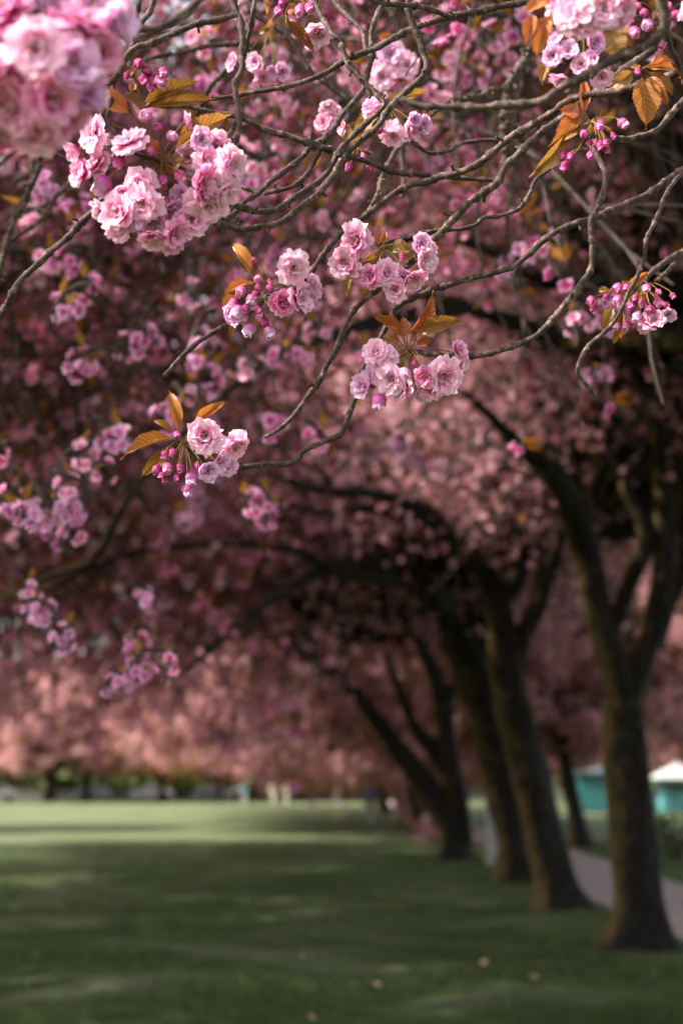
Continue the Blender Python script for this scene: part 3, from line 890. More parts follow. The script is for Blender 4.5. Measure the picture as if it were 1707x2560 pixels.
# ------------------------------------------------------------------ near branches
def rough_twig(geo, pts, rads, seed, sides=9, step=.004):
    """woody twig with growth rings, kinks and spur stubs"""
    r = np.random.default_rng(seed)
    q, w = catmull(pts, rads, step)
    w = w[:, 0]; n = len(q)
    L = np.concatenate([[0], np.cumsum(np.linalg.norm(np.diff(q, axis=0), axis=1))])
    # small wander
    ph = r.random((3, 3)) * 6.28
    for a in range(3):
        q[:, a] += (.0012 * np.sin(L * 31 + ph[a, 0]) + .0005 * np.sin(L * 67 + ph[a, 2])) * (np.sin(L * 9 + ph[a, 1]) * .5 + .6) + .00025 * np.sin(L * 120 + ph[a, 1])
    mul = np.ones(n)
    x = r.random() * .02
    nodes = []
    while x < L[-1]:
        nodes.append(x)
        mul += (.20 + .28 * r.random()) * np.exp(-((L - x) / (.0022 + .0016 * r.random())) ** 2)
        x += .009 + .035 * r.random()
    mul += .05 * r.normal(size=n)
    ph2 = r.random(3) * 6.28
    def lump(i, a):
        return 1 + .07 * np.sin(a * 2 + ph2[0] + L[i] * 90) + .06 * np.sin(a * 3 + ph2[1] - L[i] * 150)
    tube(geo, q, w * mul, sides, lump=lump)
    for x in nodes:                                         # spur stubs
        if r.random() < .33:
            i = int(np.searchsorted(L, x)); i = min(max(i, 1), n - 2)
            T = q[i + 1] - q[i - 1]; T /= np.linalg.norm(T)
            s = r.normal(size=3); s -= T * s.dot(T); s /= np.linalg.norm(s)
            ln = w[i] * (1.6 + 1.6 * r.random())
            e = q[i] + (s + T * .4 * r.random()) * ln
            tube(geo, np.array([q[i], (q[i] + e) / 2, e]), np.array([w[i] * .6, w[i] * .45, w[i] * .5]), 6)

def branch(label, lines, group=None, seed=0, sprays=()):
    """lines: list of (region, [(x, y, half width, distance), ...])"""
    root_p = P(lines[0][0], *lines[0][1][0][:2], lines[0][1][0][3])
    root = empty('cherry_branch', root_p)
    tag(root, label, 'branch', group)
    b = np.array(root_p)
    for k, (reg, pts) in enumerate(lines):
        g = Geo()
        W, Rr = [], []
        for p in pts:
            rg = p[4] if len(p) > 4 else reg
            W.append(np.array(P(rg, p[0], p[1], p[3])) - b); Rr.append(px(rg, p[2], p[3]))
        rough_twig(g, W, Rr, seed * 13 + k)
        obj('stem' if k == 0 else 'side_twig', g.mesh('stem', 'twig_bark'), root)
    for s in sprays:
        make_spray(root, b, seed, **s)
    return root
SP = [0]
def look(v):                                                # rotation that turns +Z to v
    return Vector(v).normalized().to_track_quat('Z', 'Y')
def make_spray(root, b, seed, reg, hub, d, R_, flowers=(), buds=(), leaves=(), depth=.8, cen=None):
    SP[0] += 1
    r = random.Random(SP[0] * 7 + 3)
    hubw = P(reg, hub[0], hub[1], d)
    cen = cen or hub
    sp_g = Geo()
    spray = bpy.data.objects.new('flower_spray', None)
    items = []
    def place(x, y, back=0.0):
        dx, dy = (x - cen[0]) / R_, (y - cen[1]) / R_
        rho = min(1, math.hypot(dx, dy))
        f = -math.sqrt(1 - rho * rho)
        dd = d + (f * depth + back) * px(reg, R_, d)
        n = RIGHT * dx + UP * (-dy) + FWD * (f * 1.0 - .25)
        return P(reg, x, y, dd), n.normalized(), dd
    def stalk(p, nrm, fat=.0007):
        a = np.array(hubw) + np.array([r.gauss(0, .0025) for _ in range(3)])
        e = np.array(p - nrm * .008)
        m = (a + e) / 2 + np.array([0, 0, .25]) * np.linalg.norm(e - a) * .5 * r.random() - np.array(nrm) * .004
        q, w = catmull([a, m, e], [fat * 1.1, fat, fat * 1.25], .006)
        tube(sp_g, q - b, w[:, 0], 5, 0)
    for fl in flowers:
        x, y, rad, kind = fl[:4]
        p, n, dd = place(x, y, fl[4] if len(fl) > 4 else 0)
        n = (n + Vector((r.gauss(0, .42), r.gauss(0, .3), r.gauss(-.15, .42)))).normalized()
        s = 1.13 * px(reg, rad, dd) / (.0275 if kind in 'od' else .0235 if kind in 'hl' else .017)
        stalk(p, n)
        items.append(('blossom', r.choice(FLOWERS[kind]), p - n * (.006 * s), look(n) @ Quaternion((0, 0, 1), r.random() * 6.28), (s, s, s)))
    for bd in buds:
        x, y, rad, kind = bd[:4]
        p, n, dd = place(x, y, r.uniform(-.2, .3))
        v = (p - hubw); v = v.normalized() * .8 + Vector((0, 0, -.7)) + Vector((r.gauss(0, .3), r.gauss(0, .3) - .1, 0))
        v.normalize()
        s = px(reg, rad, dd) / (.0062 if kind == 'b' else .0084)
        s = min(max(s, .55), 1.6)
        p0 = p - v * (.007 * s)
        stalk(p0, v, .0006)
        items.append(('bud', r.choice(BUDS[kind]), p0, look(v) @ Quaternion((0, 0, 1), r.random() * 6.28), (s, s, s)))
    for lf in leaves:
        x0, y0, x1, y1, w, kind = lf[:6]
        tilt = lf[6] if len(lf) > 6 else r.uniform(-.3, .3)
        a = P(reg, x0, y0, d); ln2 = math.hypot(x1 - x0, y1 - y0)
        x1, y1 = x0 + (x1 - x0) * 1.07, y0 + (y1 - y0) * 1.07
        e = P(reg, x1, y1, d + tilt * px(reg, ln2, d) * .8)
        Y = (e - a); ln = Y.length; Y.normalize()
        back = -FWD + RIGHT * r.uniform(-.5, .5) + UP * r.uniform(-.2, .6)
        Z = (back - Y * back.dot(Y)).normalized()
        X = Y.cross(Z)
        m3 = Matrix((X, Y, Z)).transposed()
        sw = px(reg, w, d) * 1.4
        items.append(('leaf', r.choice(LEAVES[kind]), a, m3.to_quaternion(), (sw, ln, ln)))
        # petiole
        q = np.array([np.array(hubw), (np.array(hubw) + np.array(a)) / 2 + (0, 0, .002), np.array(a)])
        tube(sp_g, q - b, np.array([.0009, .0008, .0008]), 5, 1)
    # bud scales and a woody spur at the hub
    for k in range(7):
        v = Vector((r.gauss(0, 1), r.gauss(0, 1), r.gauss(0, 1))).normalized()
        a = np.array(hubw); e = a + np.array(v) * .008
        tube(sp_g, np.array([a, (a + e) / 2, e]) - b, np.array([.0018, .0028, .0006]), 5, 1)
    spray = bpy.data.objects.new('flower_spray', sp_g.mesh('flower_spray', ['stalk', 'calyx']))
    add(spray, root)
    for nm, me, p, q, s in items:
        o = obj(nm, me, spray)
        o.location = Vector(p) - Vector(b)
        o.rotation_mode = 'QUATERNION'; o.rotation_quaternion = q
        o.scale = s

# ---- branch tables (x, y, half width in the picture, distance in metres)
def L(reg, d0, d1, r0, r1, pts):
    n = len(pts)
    return (reg, [(p[0], p[1], r0 + (r1 - r0) * k / (n - 1), d0 + (d1 - d0) * k / (n - 1)) for k, p in enumerate(pts)])
def join(*ls):                                              # one line from pieces given in several regions
    out = []
    for reg, pts in ls:
        for p in pts:
            out.append((p[0], p[1], p[2], p[3], reg))
    return (ls[0][0], out)

S1 = dict(reg='A', hub=(745, 735), cen=(720, 800), d=1.99, R_=420, depth=.38,
    flowers=[(415, 608, 88, 'o'), (588, 640, 92, 'o'), (352, 690, 66, 'h'), (375, 790, 62, 'h'), (440, 740, 70, 'o', .2), (1060, 755, 92, 'o'), (925, 850, 92, 'd'), (950, 930, 95, 'o', .1),
             (650, 930, 88, 'o'), (545, 965, 80, 'h'), (640, 845, 82, 'o', .05), (545, 1030, 66, 'h', .15), (800, 1065, 72, 'd'), (700, 1080, 64, 'h'), (780, 1115, 58, 'o', .15), (870, 1000, 74, 'h', .2),
             (985, 665, 62, 'h', .2), (850, 560, 44, 'h', .2), (915, 640, 52, 'l', .1), (950, 730, 72, 'o', .1), (1025, 880, 66, 'h', .1), (690, 1000, 76, 'l', .15), (700, 880, 60, 'd', .35), (560, 900, 72, 'h', .2), (860, 720, 60, 'h', .45), (840, 900, 60, 'l', .3), (470, 960, 50, 'h', .35), (440, 640, 60, 'h', .4), (770, 960, 60, 'l', .2)],
    buds=[(475, 840, 44, 'P'), (665, 530, 30, 'P'), (322, 580, 28, 'P'), (720, 580, 20, 'b'), (780, 620, 24, 'P'), (755, 915, 22, 'b'), (810, 930, 20, 'b'), (545, 730, 28, 'B'), (640, 1015, 34, 'P'), (745, 820, 22, 'b'), (690, 690, 22, 'b'), (820, 800, 28, 'B')],
    leaves=[(590, 520, 450, 405, 58, 'r', .2), (800, 670, 1035, 520, 56, 'y', -.1), (745, 700, 622, 645, 38, 'r'), (700, 780, 620, 850, 40, 'k'), (740, 800, 830, 700, 60, 'k'), (720, 700, 700, 640, 36, 'r'), (560, 425, 660, 500, 30, 'k')])
S1b = dict(reg='A', hub=(610, 340), cen=(680, 340), d=2.05, R_=150,
    buds=[(635, 290, 24, 'b'), (672, 325, 24, 'b'), (690, 368, 26, 'B'), (745, 330, 26, 'B'), (735, 365, 30, 'P'), (690, 400, 20, 'b'), (580, 345, 16, 'b'), (655, 365, 22, 'b')],
    leaves=[(655, 470, 885, 368, 44, 'y', -.2), (655, 488, 960, 445, 48, 'y', .1), (600, 420, 610, 370, 24, 'r'), (520, 350, 405, 345, 26, 'k'), (525, 340, 440, 310, 20, 'y'), (640, 480, 560, 425, 34, 'k')])
branch('knobbly branch bending down into the largest pink blossom cluster at upper left', [
    L('A', 2.0, 1.98, 14, 15, [(1085, 62), (1000, 85), (900, 107), (830, 137), (740, 182), (680, 206), (622, 218), (580, 262), (545, 325), (515, 365), (440, 398), (402, 470), (385, 500)]),
    L('A', 2.0, 1.98, 9, 9, [(545, 330), (520, 400), (498, 480), (495, 560), (600, 690), (745, 735)]),
    L('A', 2.02, 2.0, 14, 13, [(640, -20), (620, 60), (610, 150), (600, 230)]),
    L('A', 2.02, 2.0, 13, 12, [(715, -30), (682, 60), (650, 102), (618, 180), (604, 215)]),
], seed=1, sprays=[S1, S1b])
S0 = dict(reg='A', hub=(150, 120), cen=(180, 230), d=1.42, R_=560, depth=.22,  # mostly deep and lilac petals: backlit shade put into the colour
    flowers=[(20, 40, 125, 'd'), (400, 95, 130, 'd', .1), (170, 215, 130, 'o', -.2), (50, 370, 120, 'd', .1), (330, 300, 125, 'l'), (240, 450, 120, 'd', 0), (50, 480, 140, 'd', .1), (150, 570, 120, 'h', .25), (400, 430, 90, 'l', .3),
             (540, 100, 85, 'l', .2), (470, 240, 90, 'd', .2), (0, 210, 110, 'o', .3), (230, 560, 110, 'd', .3), (90, 610, 90, 'd', .4), (250, 30, 110, 'l', .3), (330, 520, 80, 'd', .35), (-60, 330, 130, 'h'), (-40, 560, 110, 'd', .2), (10, 620, 90, 'd', .35), (420, 0, 95, 'h', .3), (-80, 60, 120, 'd', .2), (60, -60, 110, 'l', .2), (560, 50, 60, 'h', .3), (130, 480, 100, 'd', .4), (250, 590, 80, 'd', .35), (40, 560, 90, 'd', .3), (350, 470, 70, 'd', .35)],
    buds=[(240, 75, 40, 'B'), (400, 160, 30, 'b'), (210, 380, 34, 'B')], leaves=[(120, 60, 200, 110, 60, 'k'), (160, 40, 90, 120, 60, 'k')])
branch('short twig carrying the large out of focus blossom cluster in the top left corner', [
    L('A', 1.45, 1.42, 20, 15, [(300, -300), (240, -150), (180, 0), (150, 120)])], seed=2, sprays=[S0])
branch('upright pale twig hanging down to the right edge of the largest blossom cluster', [
    L('A', 2.1, 2.05, 15, 13, [(1060, -30), (1075, 50), (1097, 95), (1107, 180), (1100, 260), (1105, 310), (1070, 382), (1080, 450), (1085, 520), (1092, 590), (1070, 655)]),
    L('A', 2.08, 2.05, 11, 8, [(1085, 540), (1050, 600), (1015, 650), (1000, 700)])], seed=3)
branch('thinner twig crossing just behind the upright pale twig at the top', [
    L('A', 2.15, 2.2, 12, 10, [(1170, -20), (1150, 80), (1137, 150), (1120, 220), (1108, 270)])], seed=4)
branch('blurred dark branch beside the top left blossoms, closest bare branch of all', [
    L('A', 1.6, 1.65, 17, 20, [(560, 130), (620, 138), (700, 130), (770, 105), (810, 80), (860, 45), (940, -20)])], seed=5)
branch('soft dark twig running level behind the upright pale twig', [
    L('A', 2.9, 3.0, 9, 12, [(640, 285), (740, 250), (820, 240), (920, 215), (1000, 205), (1095, 200)]),
    L('A', 3.0, 3.3, 12, 12, [(1060, 280), (1000, 350), (940, 430), (900, 520)])], seed=6)
branch('long thin branch sloping from the top centre down left behind the upright twig', [
    join(L('B', 2.3, 2.25, 15, 13, [(1000, -35), (840, 10), (700, 35), (560, 65), (480, 82), (380, 112), (300, 150), (180, 212), (100, 245), (0, 292)]),
         L('A', 2.25, 2.2, 12, 8, [(1480, 332), (1380, 375), (1270, 402), (1160, 420), (1080, 436), (970, 450), (850, 470)]))], seed=7)
branch('dark branch running from the bronze leaves rightward across the upper middle', [
    join(L('A', 2.15, 2.2, 9, 15, [(700, 480), (820, 480), (880, 490), (960, 512), (1050, 527), (1130, 552), (1230, 597), (1330, 622), (1420, 657)]),
         L('B', 2.25, 2.3, 14, 10, [(24, 705), (150, 742), (260, 782), (350, 792), (450, 803), (560, 817), (700, 822)]))], seed=8)
branch('pale soft twig slanting down right behind the upright twig', [
    L('A', 2.8, 2.8, 11, 11, [(1130, 20), (1170, 70), (1260, 130), (1330, 190), (1400, 300), (1450, 350), (1580, 450)])], seed=9)
S11 = dict(reg='A', hub=(1560, 520), d=2.7, R_=130,
    flowers=[(1500, 495, 42, 'h'), (1480, 560, 42, 'h'), (1520, 530, 45, 'o')], leaves=[(1560, 560, 1600, 660, 50, 'y'), (1540, 520, 1480, 530, 26, 'r')])
branch('dark twig curving down left to the big cluster, upper of the three parallel twigs', [
    join(L('B', 2.35, 2.3, 12, 13, [(215, -20), (195, 30), (150, 150), (150, 240), (130, 330), (100, 420), (30, 510)]),
         L('A', 2.25, 2.1, 13, 11, [(1500, 612), (1420, 662), (1380, 705), (1300, 782), (1230, 835), (1170, 890), (1110, 925), (1060, 975), (1000, 1000)])),
    L('A', 2.25, 2.2, 12, 10, [(1490, 625), (1440, 722), (1400, 792), (1360, 835), (1300, 862), (1205, 884)]),
    L('A', 2.2, 2.2, 9, 8, [(1190, 885), (1140, 865), (1080, 845)])], seed=10, sprays=[S11])
S12 = dict(reg='B', hub=(235, 500), cen=(250, 560), d=2.5, R_=170,
    flowers=[(145, 490, 50, 'd'), (250, 620, 62, 'o'), (325, 600, 48, 'h', .2), (375, 570, 46, 'l', .1), (340, 545, 34, 'l'), (20, 580, 34, 'h', .3)],
    buds=[(185, 590, 18, 'b'), (240, 585, 22, 'B'), (120, 700, 18, 'b')], leaves=[(240, 480, 390, 412, 34, 'y'), (180, 500, 60, 660, 52, 'y'), (225, 470, 300, 430, 34, 'k')])
branch('long twig bent back under the top centre, lowest of the three parallel twigs', [
    join(L('B', 2.2, 2.2, 15, 14, [(315, -30), (322, 60), (340, 112), (380, 220), (405, 295), (372, 358), (290, 432), (222, 505), (180, 572), (100, 642), (24, 710)]),
         L('A', 2.15, 2.05, 14, 13, [(1500, 825), (1440, 892), (1380, 935), (1300, 1000), (1220, 1027), (1100, 1045), (1010, 1025), (965, 1002)]))], seed=11, sprays=[S12])
branch('brown twig slanting to the big cluster, middle one of the three parallel twigs', [
    join(L('A', 2.3, 2.25, 12, 12, [(1415, -25), (1470, 80), (1520, 160)]),
         L('B', 2.25, 2.2, 12, 14, [(5, 190), (50, 292), (110, 372), (170, 435), (205, 485), (130, 560), (60, 622), (0, 690)]),
         L('A', 2.2, 2.05, 14, 13, [(1500, 775), (1420, 852), (1340, 902), (1270, 952), (1200, 966), (1130, 955), (1065, 932)]))], seed=12)
branch('bare twig emerging below the big cluster and dropping to the left edge', [
    join(L('A', 2.0, 2.05, 10, 12, [(205, 670), (222, 690), (262, 715), (330, 748), (400, 800), (455, 900)]),
         L('A', 2.05, 2.1, 15, 14, [(440, 950), (380, 1002), (320, 1070), (250, 1132), (180, 1202), (100, 1276)]),
         L('W', 2.1, 2.15, 8, 8, [(30, 675), (15, 700), (-10, 735)]))], seed=13)
branch('blurred pale twigs hanging steeply at the left edge below the corner blossoms', [
    L('A', 3.0, 3.1, 13, 14, [(205, 600), (190, 690), (170, 790), (110, 920), (60, 1020), (10, 1200), (-10, 1300)]),
    L('A', 3.1, 3.1, 10, 10, [(150, 640), (150, 780), (130, 900), (90, 960)]),
    L('A', 3.5, 3.6, 12, 10, [(340, 820), (260, 890), (190, 1000), (60, 1090), (0, 1130)])], seed=14)
branch('short blurred twig end poking in at the left edge under the corner blossoms', [
    L('A', 1.6, 1.6, 14, 14, [(90, 650), (60, 678), (25, 718), (-30, 770)])], seed=15)
S8a = dict(reg='B', hub=(1170, -20), cen=(1170, 20), d=1.75, R_=260, depth=.4,
    flowers=[(1060, 50, 95, 'o'), (1110, 90, 80, 'h', .1), (1200, 40, 95, 'o'), (1300, 40, 85, 'o', .1), (1150, -10, 90, 'o', .2), (1010, 20, 70, 'h', .3), (1260, 80, 50, 'h', .4), (1600, 10, 80, 'o', .2)],
    leaves=[(960, 60, 895, 250, 60, 'r', .2), (890, 60, 848, 200, 42, 'r'), (960, 0, 845, 50, 50, 'r'), (1000, 60, 990, 120, 40, 'y')])
S8b = dict(reg='B', hub=(1120, 150), cen=(1090, 250), d=1.95, R_=190,
    flowers=[(975, 252, 48, 'l'), (1045, 232, 44, 'l'), (1155, 200, 40, 'c'), (1105, 295, 46, 'h'), (1020, 365, 48, 'h'), (1195, 350, 46, 'h'), (990, 190, 30, 'c'), (1150, 265, 36, 'l', .2)],
    leaves=[(950, 270, 922, 380, 36, 'y'), (1230, 130, 1285, 265, 74, 'y', .2), (1280, 110, 1330, 210, 50, 'y')])
S8c = dict(reg='B', hub=(1440, 90), cen=(1410, 130), d=1.95, R_=150,
    buds=[(1345, 145, 26, 'B'), (1405, 112, 28, 'P'), (1462, 200, 22, 'b'), (1330, 90, 22, 'B'), (1390, 60, 20, 'b'), (1530, 70, 24, 'B'), (1320, 50, 18, 'b'), (1500, 30, 22, 'b'), (1360, 30, 18, 'b')])
S8d = dict(reg='B', hub=(1375, 325), d=2.0, R_=150,
    leaves=[(1380, 345, 1400, 572, 84, 'r', .1), (1400, 300, 1568, 320, 40, 'r'), (1400, 340, 1500, 485, 30, 'r', -.2), (1340, 325, 1235, 400, 44, 'y'), (1410, 330, 1520, 420, 34, 'y'), (1370, 320, 1330, 300, 24, 'r'), (1420, 290, 1530, 270, 34, 'r')],
    buds=[(1360, 330, 16, 'b')])
branch('thick out of focus branch sweeping from the top right corner down left across the frame', [
    L('B', 1.72, 1.8, 25, 14, [(1462, -40), (1475, 30), (1487, 85), (1482, 132), (1440, 182), (1380, 222), (1300, 252), (1200, 292), (1120, 342), (1040, 382), (970, 432), (900, 466), (820, 476), (740, 486), (650, 496), (560, 486), (460, 484), (370, 478), (285, 452)]),
    L('B', 1.85, 2.0, 13, 12, [(1485, 135), (1512, 212), (1550, 302), (1590, 420)])], seed=16, sprays=[S8a, S8b, S8c])
branch('longest branch, from the tan leaves at right down left through the many budded spray', [
    join(L('B', 2.0, 2.2, 17, 16, [(1620, 325), (1540, 338), (1480, 352), (1400, 376), (1300, 402), (1230, 418), (1150, 430), (1040, 462), (980, 512), (890, 562), (820, 602), (760, 642), (700, 692), (640, 742), (560, 782), (470, 802), (400, 830)]),
         L('B', 2.2, 2.2, 14, 12, [(330, 842), (250, 882), (180, 932), (120, 982), (80, 1010)]),
         L('C', 2.2, 2.2, 11, 9, [(1065, 92), (1010, 147), (960, 212), (910, 280), (868, 325), (800, 350), (740, 372), (690, 425), (640, 458), (600, 477), (540, 512), (470, 552), (410, 602), (362, 655), (330, 690)]))],
    seed=17, sprays=[S8d, dict(reg='C', hub=(735, 335), cen=(740, 370), d=2.2, R_=190,
        flowers=[(840, 270, 68, 'o', -.25), (860, 385, 58, 'h'), (905, 350, 48, 'l'), (795, 402, 52, 'd'), (915, 325, 36, 'h', .3), (610, 440, 34, 'c')],
        buds=[(685, 238, 15, 'b'), (633, 357, 22, 'B'), (607, 403, 21, 'B'), (675, 390, 24, 'P'), (700, 310, 17, 'B'), (700, 345, 16, 'b'), (665, 503, 26, 'P'), (722, 478, 18, 'b'), (742, 515, 24, 'P'), (745, 345, 17, 'b'), (622, 440, 30, 'P'), (700, 432, 17, 'b'), (690, 372, 16, 'b'), (650, 425, 16, 'b'), (745, 320, 12, 'b'), (640, 460, 20, 'P')],
        leaves=[(680, 302, 600, 150, 30, 'r', .1), (690, 322, 558, 362, 22, 'r'), (620, 365, 553, 442, 26, 'r'), (625, 470, 588, 534, 20, 'r'), (690, 360, 650, 400, 20, 'y'), (720, 310, 690, 270, 14, 'y')])])
branch('smooth grey branch descending from the upper right to a bare tip at centre left', [
    join(L('B', 2.2, 2.2, 19, 17, [(1480, 170), (1390, 255), (1300, 322), (1200, 395), (1090, 480), (990, 557), (900, 622), (820, 702), (762, 757), (722, 830), (652, 882), (582, 932), (522, 1000), (452, 1070)]),
         L('D', 2.2, 2.2, 16, 13, [(400, 210), (345, 272), (280, 332), (200, 392), (130, 442), (62, 512), (20, 592)]),
         L('C', 2.2, 2.2, 13, 7, [(1008, 580), (970, 642), (940, 702), (890, 772), (840, 842), (790, 892), (724, 932)])),
    L('B', 2.2, 2.22, 11, 9, [(560, 950), (540, 966), (510, 975), (480, 970)])], seed=18)
branch('slender knobbly twig ending in the blossom spray just right of centre', [
    L('B', 2.3, 2.22, 9, 10, [(1130, 680), (1080, 690), (1000, 732), (940, 782), (892, 825), (868, 882), (820, 952), (740, 982), (662, 992), (620, 1022), (540, 1042), (420, 1057), (330, 1077), (225, 1108), (180, 1118)]),
    L('B', 2.3, 2.3, 8, 6, [(820, 952), (850, 925), (875, 900)])], seed=19, sprays=[dict(reg='C', hub=(1190, 185), cen=(1190, 230), d=2.2, R_=230,
        flowers=[(1075, 158, 70, 'o'), (1038, 245, 58, 'h', -.05), (1135, 300, 46, 'd'), (1210, 285, 58, 'o', .2), (1335, 175, 42, 'l', .2), (1345, 235, 55, 'h', .2), (1300, 305, 52, 'h', .1), (1235, 352, 42, 'h', .1), (1355, 200, 40, 'h', .3), (1250, 310, 46, 'l', .3)],
        buds=[(1095, 282, 18, 'B'), (1262, 222, 14, 'b')],
        leaves=[(1145, 135, 1030, 95, 34, 'y'), (1060, 300, 1036, 372, 28, 'y'), (1170, 215, 1115, 275, 44, 'y'), (1165, 178, 1190, 115, 22, 'r'), (1215, 195, 1300, 185, 44, 'y'), (1240, 230, 1310, 200, 44, 'y'), (1125, 320, 1118, 385, 26, 'y'), (1185, 165, 1200, 125, 16, 'r')])])
S4 = dict(reg='D', hub=(315, 690), cen=(320, 770), d=2.2, R_=290, depth=.5,
    flowers=[(165, 688, 66, 'o'), (212, 715, 54, 'h', .15), (108, 842, 52, 'l'), (150, 800, 46, 'l', .1), (236, 815, 66, 'h'), (290, 850, 60, 'h', .05), (388, 808, 50, 'd', -.1), (482, 808, 90, 'o', -.1), (415, 860, 52, 'h', .1), (370, 880, 40, 'h', .15), (545, 688, 44, 'h', .1), (560, 745, 40, 'h', .2), (200, 770, 50, 'h', .1)],
    buds=[(186, 912, 34, 'P'), (295, 792, 32, 'P'), (155, 838, 18, 'b'), (345, 745, 14, 'b')],
    leaves=[(310, 622, 455, 428, 36, 'r', .15), (335, 606, 558, 540, 48, 'y', -.1), (290, 625, 158, 517, 32, 'r', .1), (290, 600, 220, 512, 30, 'r', .3), (292, 635, 296, 530, 34, 'r', .2), (280, 648, 195, 618, 34, 'y'), (350, 660, 425, 628, 26, 'r'), (345, 650, 345, 600, 20, 'r'), (300, 700, 250, 680, 24, 'y'), (290, 720, 255, 790, 24, 'y')])
branch('knotty twig dropping from the upper right and curling left into the large central blossom spray', [
    join(L('B', 2.25, 2.2, 12, 14, [(1160, 640), (1165, 692), (1192, 742), (1215, 802), (1200, 882), (1170, 962), (1146, 1012)]),
         L('D', 2.2, 2.2, 14, 12, [(1155, 182), (1155, 252), (1140, 322), (1090, 392), (1030, 472), (960, 562), (900, 622), (820, 660), (700, 690), (600, 710), (500, 712), (430, 704), (370, 700), (320, 692)]))], seed=20, sprays=[S4])
branch('long branch from the right edge passing behind the central spray to the lowest blossom spray', [
    join(L('B', 2.35, 2.25, 16, 15, [(1620, 740), (1568, 772), (1480, 832), (1400, 892), (1330, 922), (1250, 952), (1180, 985), (1100, 1012)]),
         L('D', 2.25, 2.25, 14, 13, [(1020, 130), (930, 187), (860, 252), (790, 302), (700, 332), (600, 357), (500, 392), (420, 412), (340, 442), (270, 482), (232, 540), (205, 600), (160, 700), (110, 770)]),
         L('C', 2.25, 2.2, 11, 10, [(1095, 730), (1072, 790), (1045, 870), (1015, 920), (950, 950), (885, 978), (825, 1030), (740, 1034), (660, 1044), (610, 1052), (540, 1045), (470, 1010), (415, 968)]))],
    seed=21, sprays=[dict(reg='C', hub=(410, 958), cen=(430, 985), d=2.2, R_=210,
        flowers=[(490, 925, 72, 'o', -.1), (612, 970, 66, 'o'), (545, 1028, 42, 'l', .1), (500, 1062, 34, 'c'), (575, 1045, 40, 'l', .3)],
        buds=[(380, 920, 14, 'b'), (365, 990, 16, 'b'), (335, 1000, 17, 'b'), (300, 1057, 17, 'b'), (345, 1050, 22, 'B'), (335, 1092, 16, 'b'), (380, 1090, 15, 'b'), (395, 1048, 17, 'b'), (437, 1085, 24, 'P'), (425, 1130, 25, 'P'), (318, 1078, 13, 'b'), (462, 1040, 13, 'b')],
        leaves=[(388, 908, 355, 742, 32, 'r', .1), (378, 932, 162, 978, 30, 'r', -.1), (372, 960, 238, 1084, 36, 'y', .1), (365, 908, 290, 856, 15, 'r'), (438, 872, 571, 788, 26, 'r', .2), (420, 930, 440, 900, 12, 'y')])])
branch('thin twig hanging in front of the pink bud spray and hooking to a bare tip', [
    join(L('B', 2.35, 2.15, 9, 9, [(1575, 780), (1530, 822), (1490, 882), (1440, 1002), (1400, 1102)]),
         L('D', 2.15, 2.2, 10, 9, [(1388, 270), (1352, 360), (1310, 432), (1270, 522), (1222, 592), (1160, 642), (1112, 702), (1085, 782), (1110, 822), (1140, 862), (1170, 912)]))], seed=22)
branch('tan twig from the right edge ending in the pink bud spray', [
    L('D', 2.5, 2.4, 16, 9, [(1630, 225), (1568, 242), (1500, 272), (1440, 312), (1400, 352), (1370, 400)]),
    L('D', 2.5, 2.45, 10, 9, [(1530, 290), (1490, 330), (1445, 370)])], seed=23, sprays=[dict(reg='D', hub=(1375, 395), cen=(1360, 450), d=2.42, R_=230,
        flowers=[(1430, 552, 52, 'h', -.1), (1500, 520, 36, 'l'), (1390, 572, 34, 'h', .2)],
        buds=[(1150, 455, 20, 'B'), (1160, 490, 17, 'b'), (1215, 445, 17, 'b'), (1272, 402, 26, 'B'), (1272, 456, 24, 'B'), (1310, 400, 18, 'b'), (1400, 400, 20, 'B'), (1455, 420, 15, 'b'), (1452, 465, 20, 'B'), (1410, 495, 19, 'B'), (1360, 525, 22, 'P'), (1328, 480, 18, 'b'), (1520, 436, 14, 'b'), (1264, 572, 18, 'B'), (1312, 570, 19, 'B'), (1490, 480, 17, 'b'), (1350, 445, 15, 'b'), (1380, 470, 16, 'b'), (1430, 500, 15, 'b'), (1345, 550, 20, 'B')],
        leaves=[(1250, 475, 1196, 590, 34, 'y'), (1290, 510, 1250, 660, 26, 'y', .3), (1300, 395, 1410, 330, 28, 'r'), (1290, 500, 1285, 640, 18, 'r'), (1180, 420, 1230, 400, 20, 'y'), (1380, 400, 1360, 500, 22, 'r'), (1330, 400, 1290, 370, 20, 'r')])])
branch('knobbly twig from the right edge reaching the yellow leaved bud spray', [
    L('B', 2.15, 2.1, 14, 11, [(1630, 400), (1568, 462), (1510, 522), (1460, 582), (1400, 612), (1300, 632), (1230, 610), (1160, 560)])], seed=24,
    sprays=[dict(reg='B', hub=(1150, 560), cen=(1160, 620), d=2.08, R_=190,
        buds=[(1185, 575, 20, 'B'), (1290, 560, 24, 'B'), (1118, 612, 20, 'b'), (1020, 705, 18, 'b'), (1055, 718, 20, 'b'), (1030, 755, 22, 'b'), (1145, 708, 18, 'b'), (1220, 680, 16, 'b'), (1190, 665, 18, 'b'), (1170, 655, 14, 'b'), (1250, 620, 14, 'b'), (1140, 650, 16, 'b'), (1215, 650, 14, 'b')],
        leaves=[(1115, 520, 1112, 355, 34, 'r', .1), (1105, 530, 1010, 498, 50, 'r'), (1110, 535, 985, 610, 48, 'r', .2), (1105, 570, 970, 650, 38, 'y', -.1), (1040, 610, 895, 800, 50, 'y', .1), (1160, 540, 1230, 500, 24, 'y'), (1180, 540, 1190, 480, 16, 'y')])])
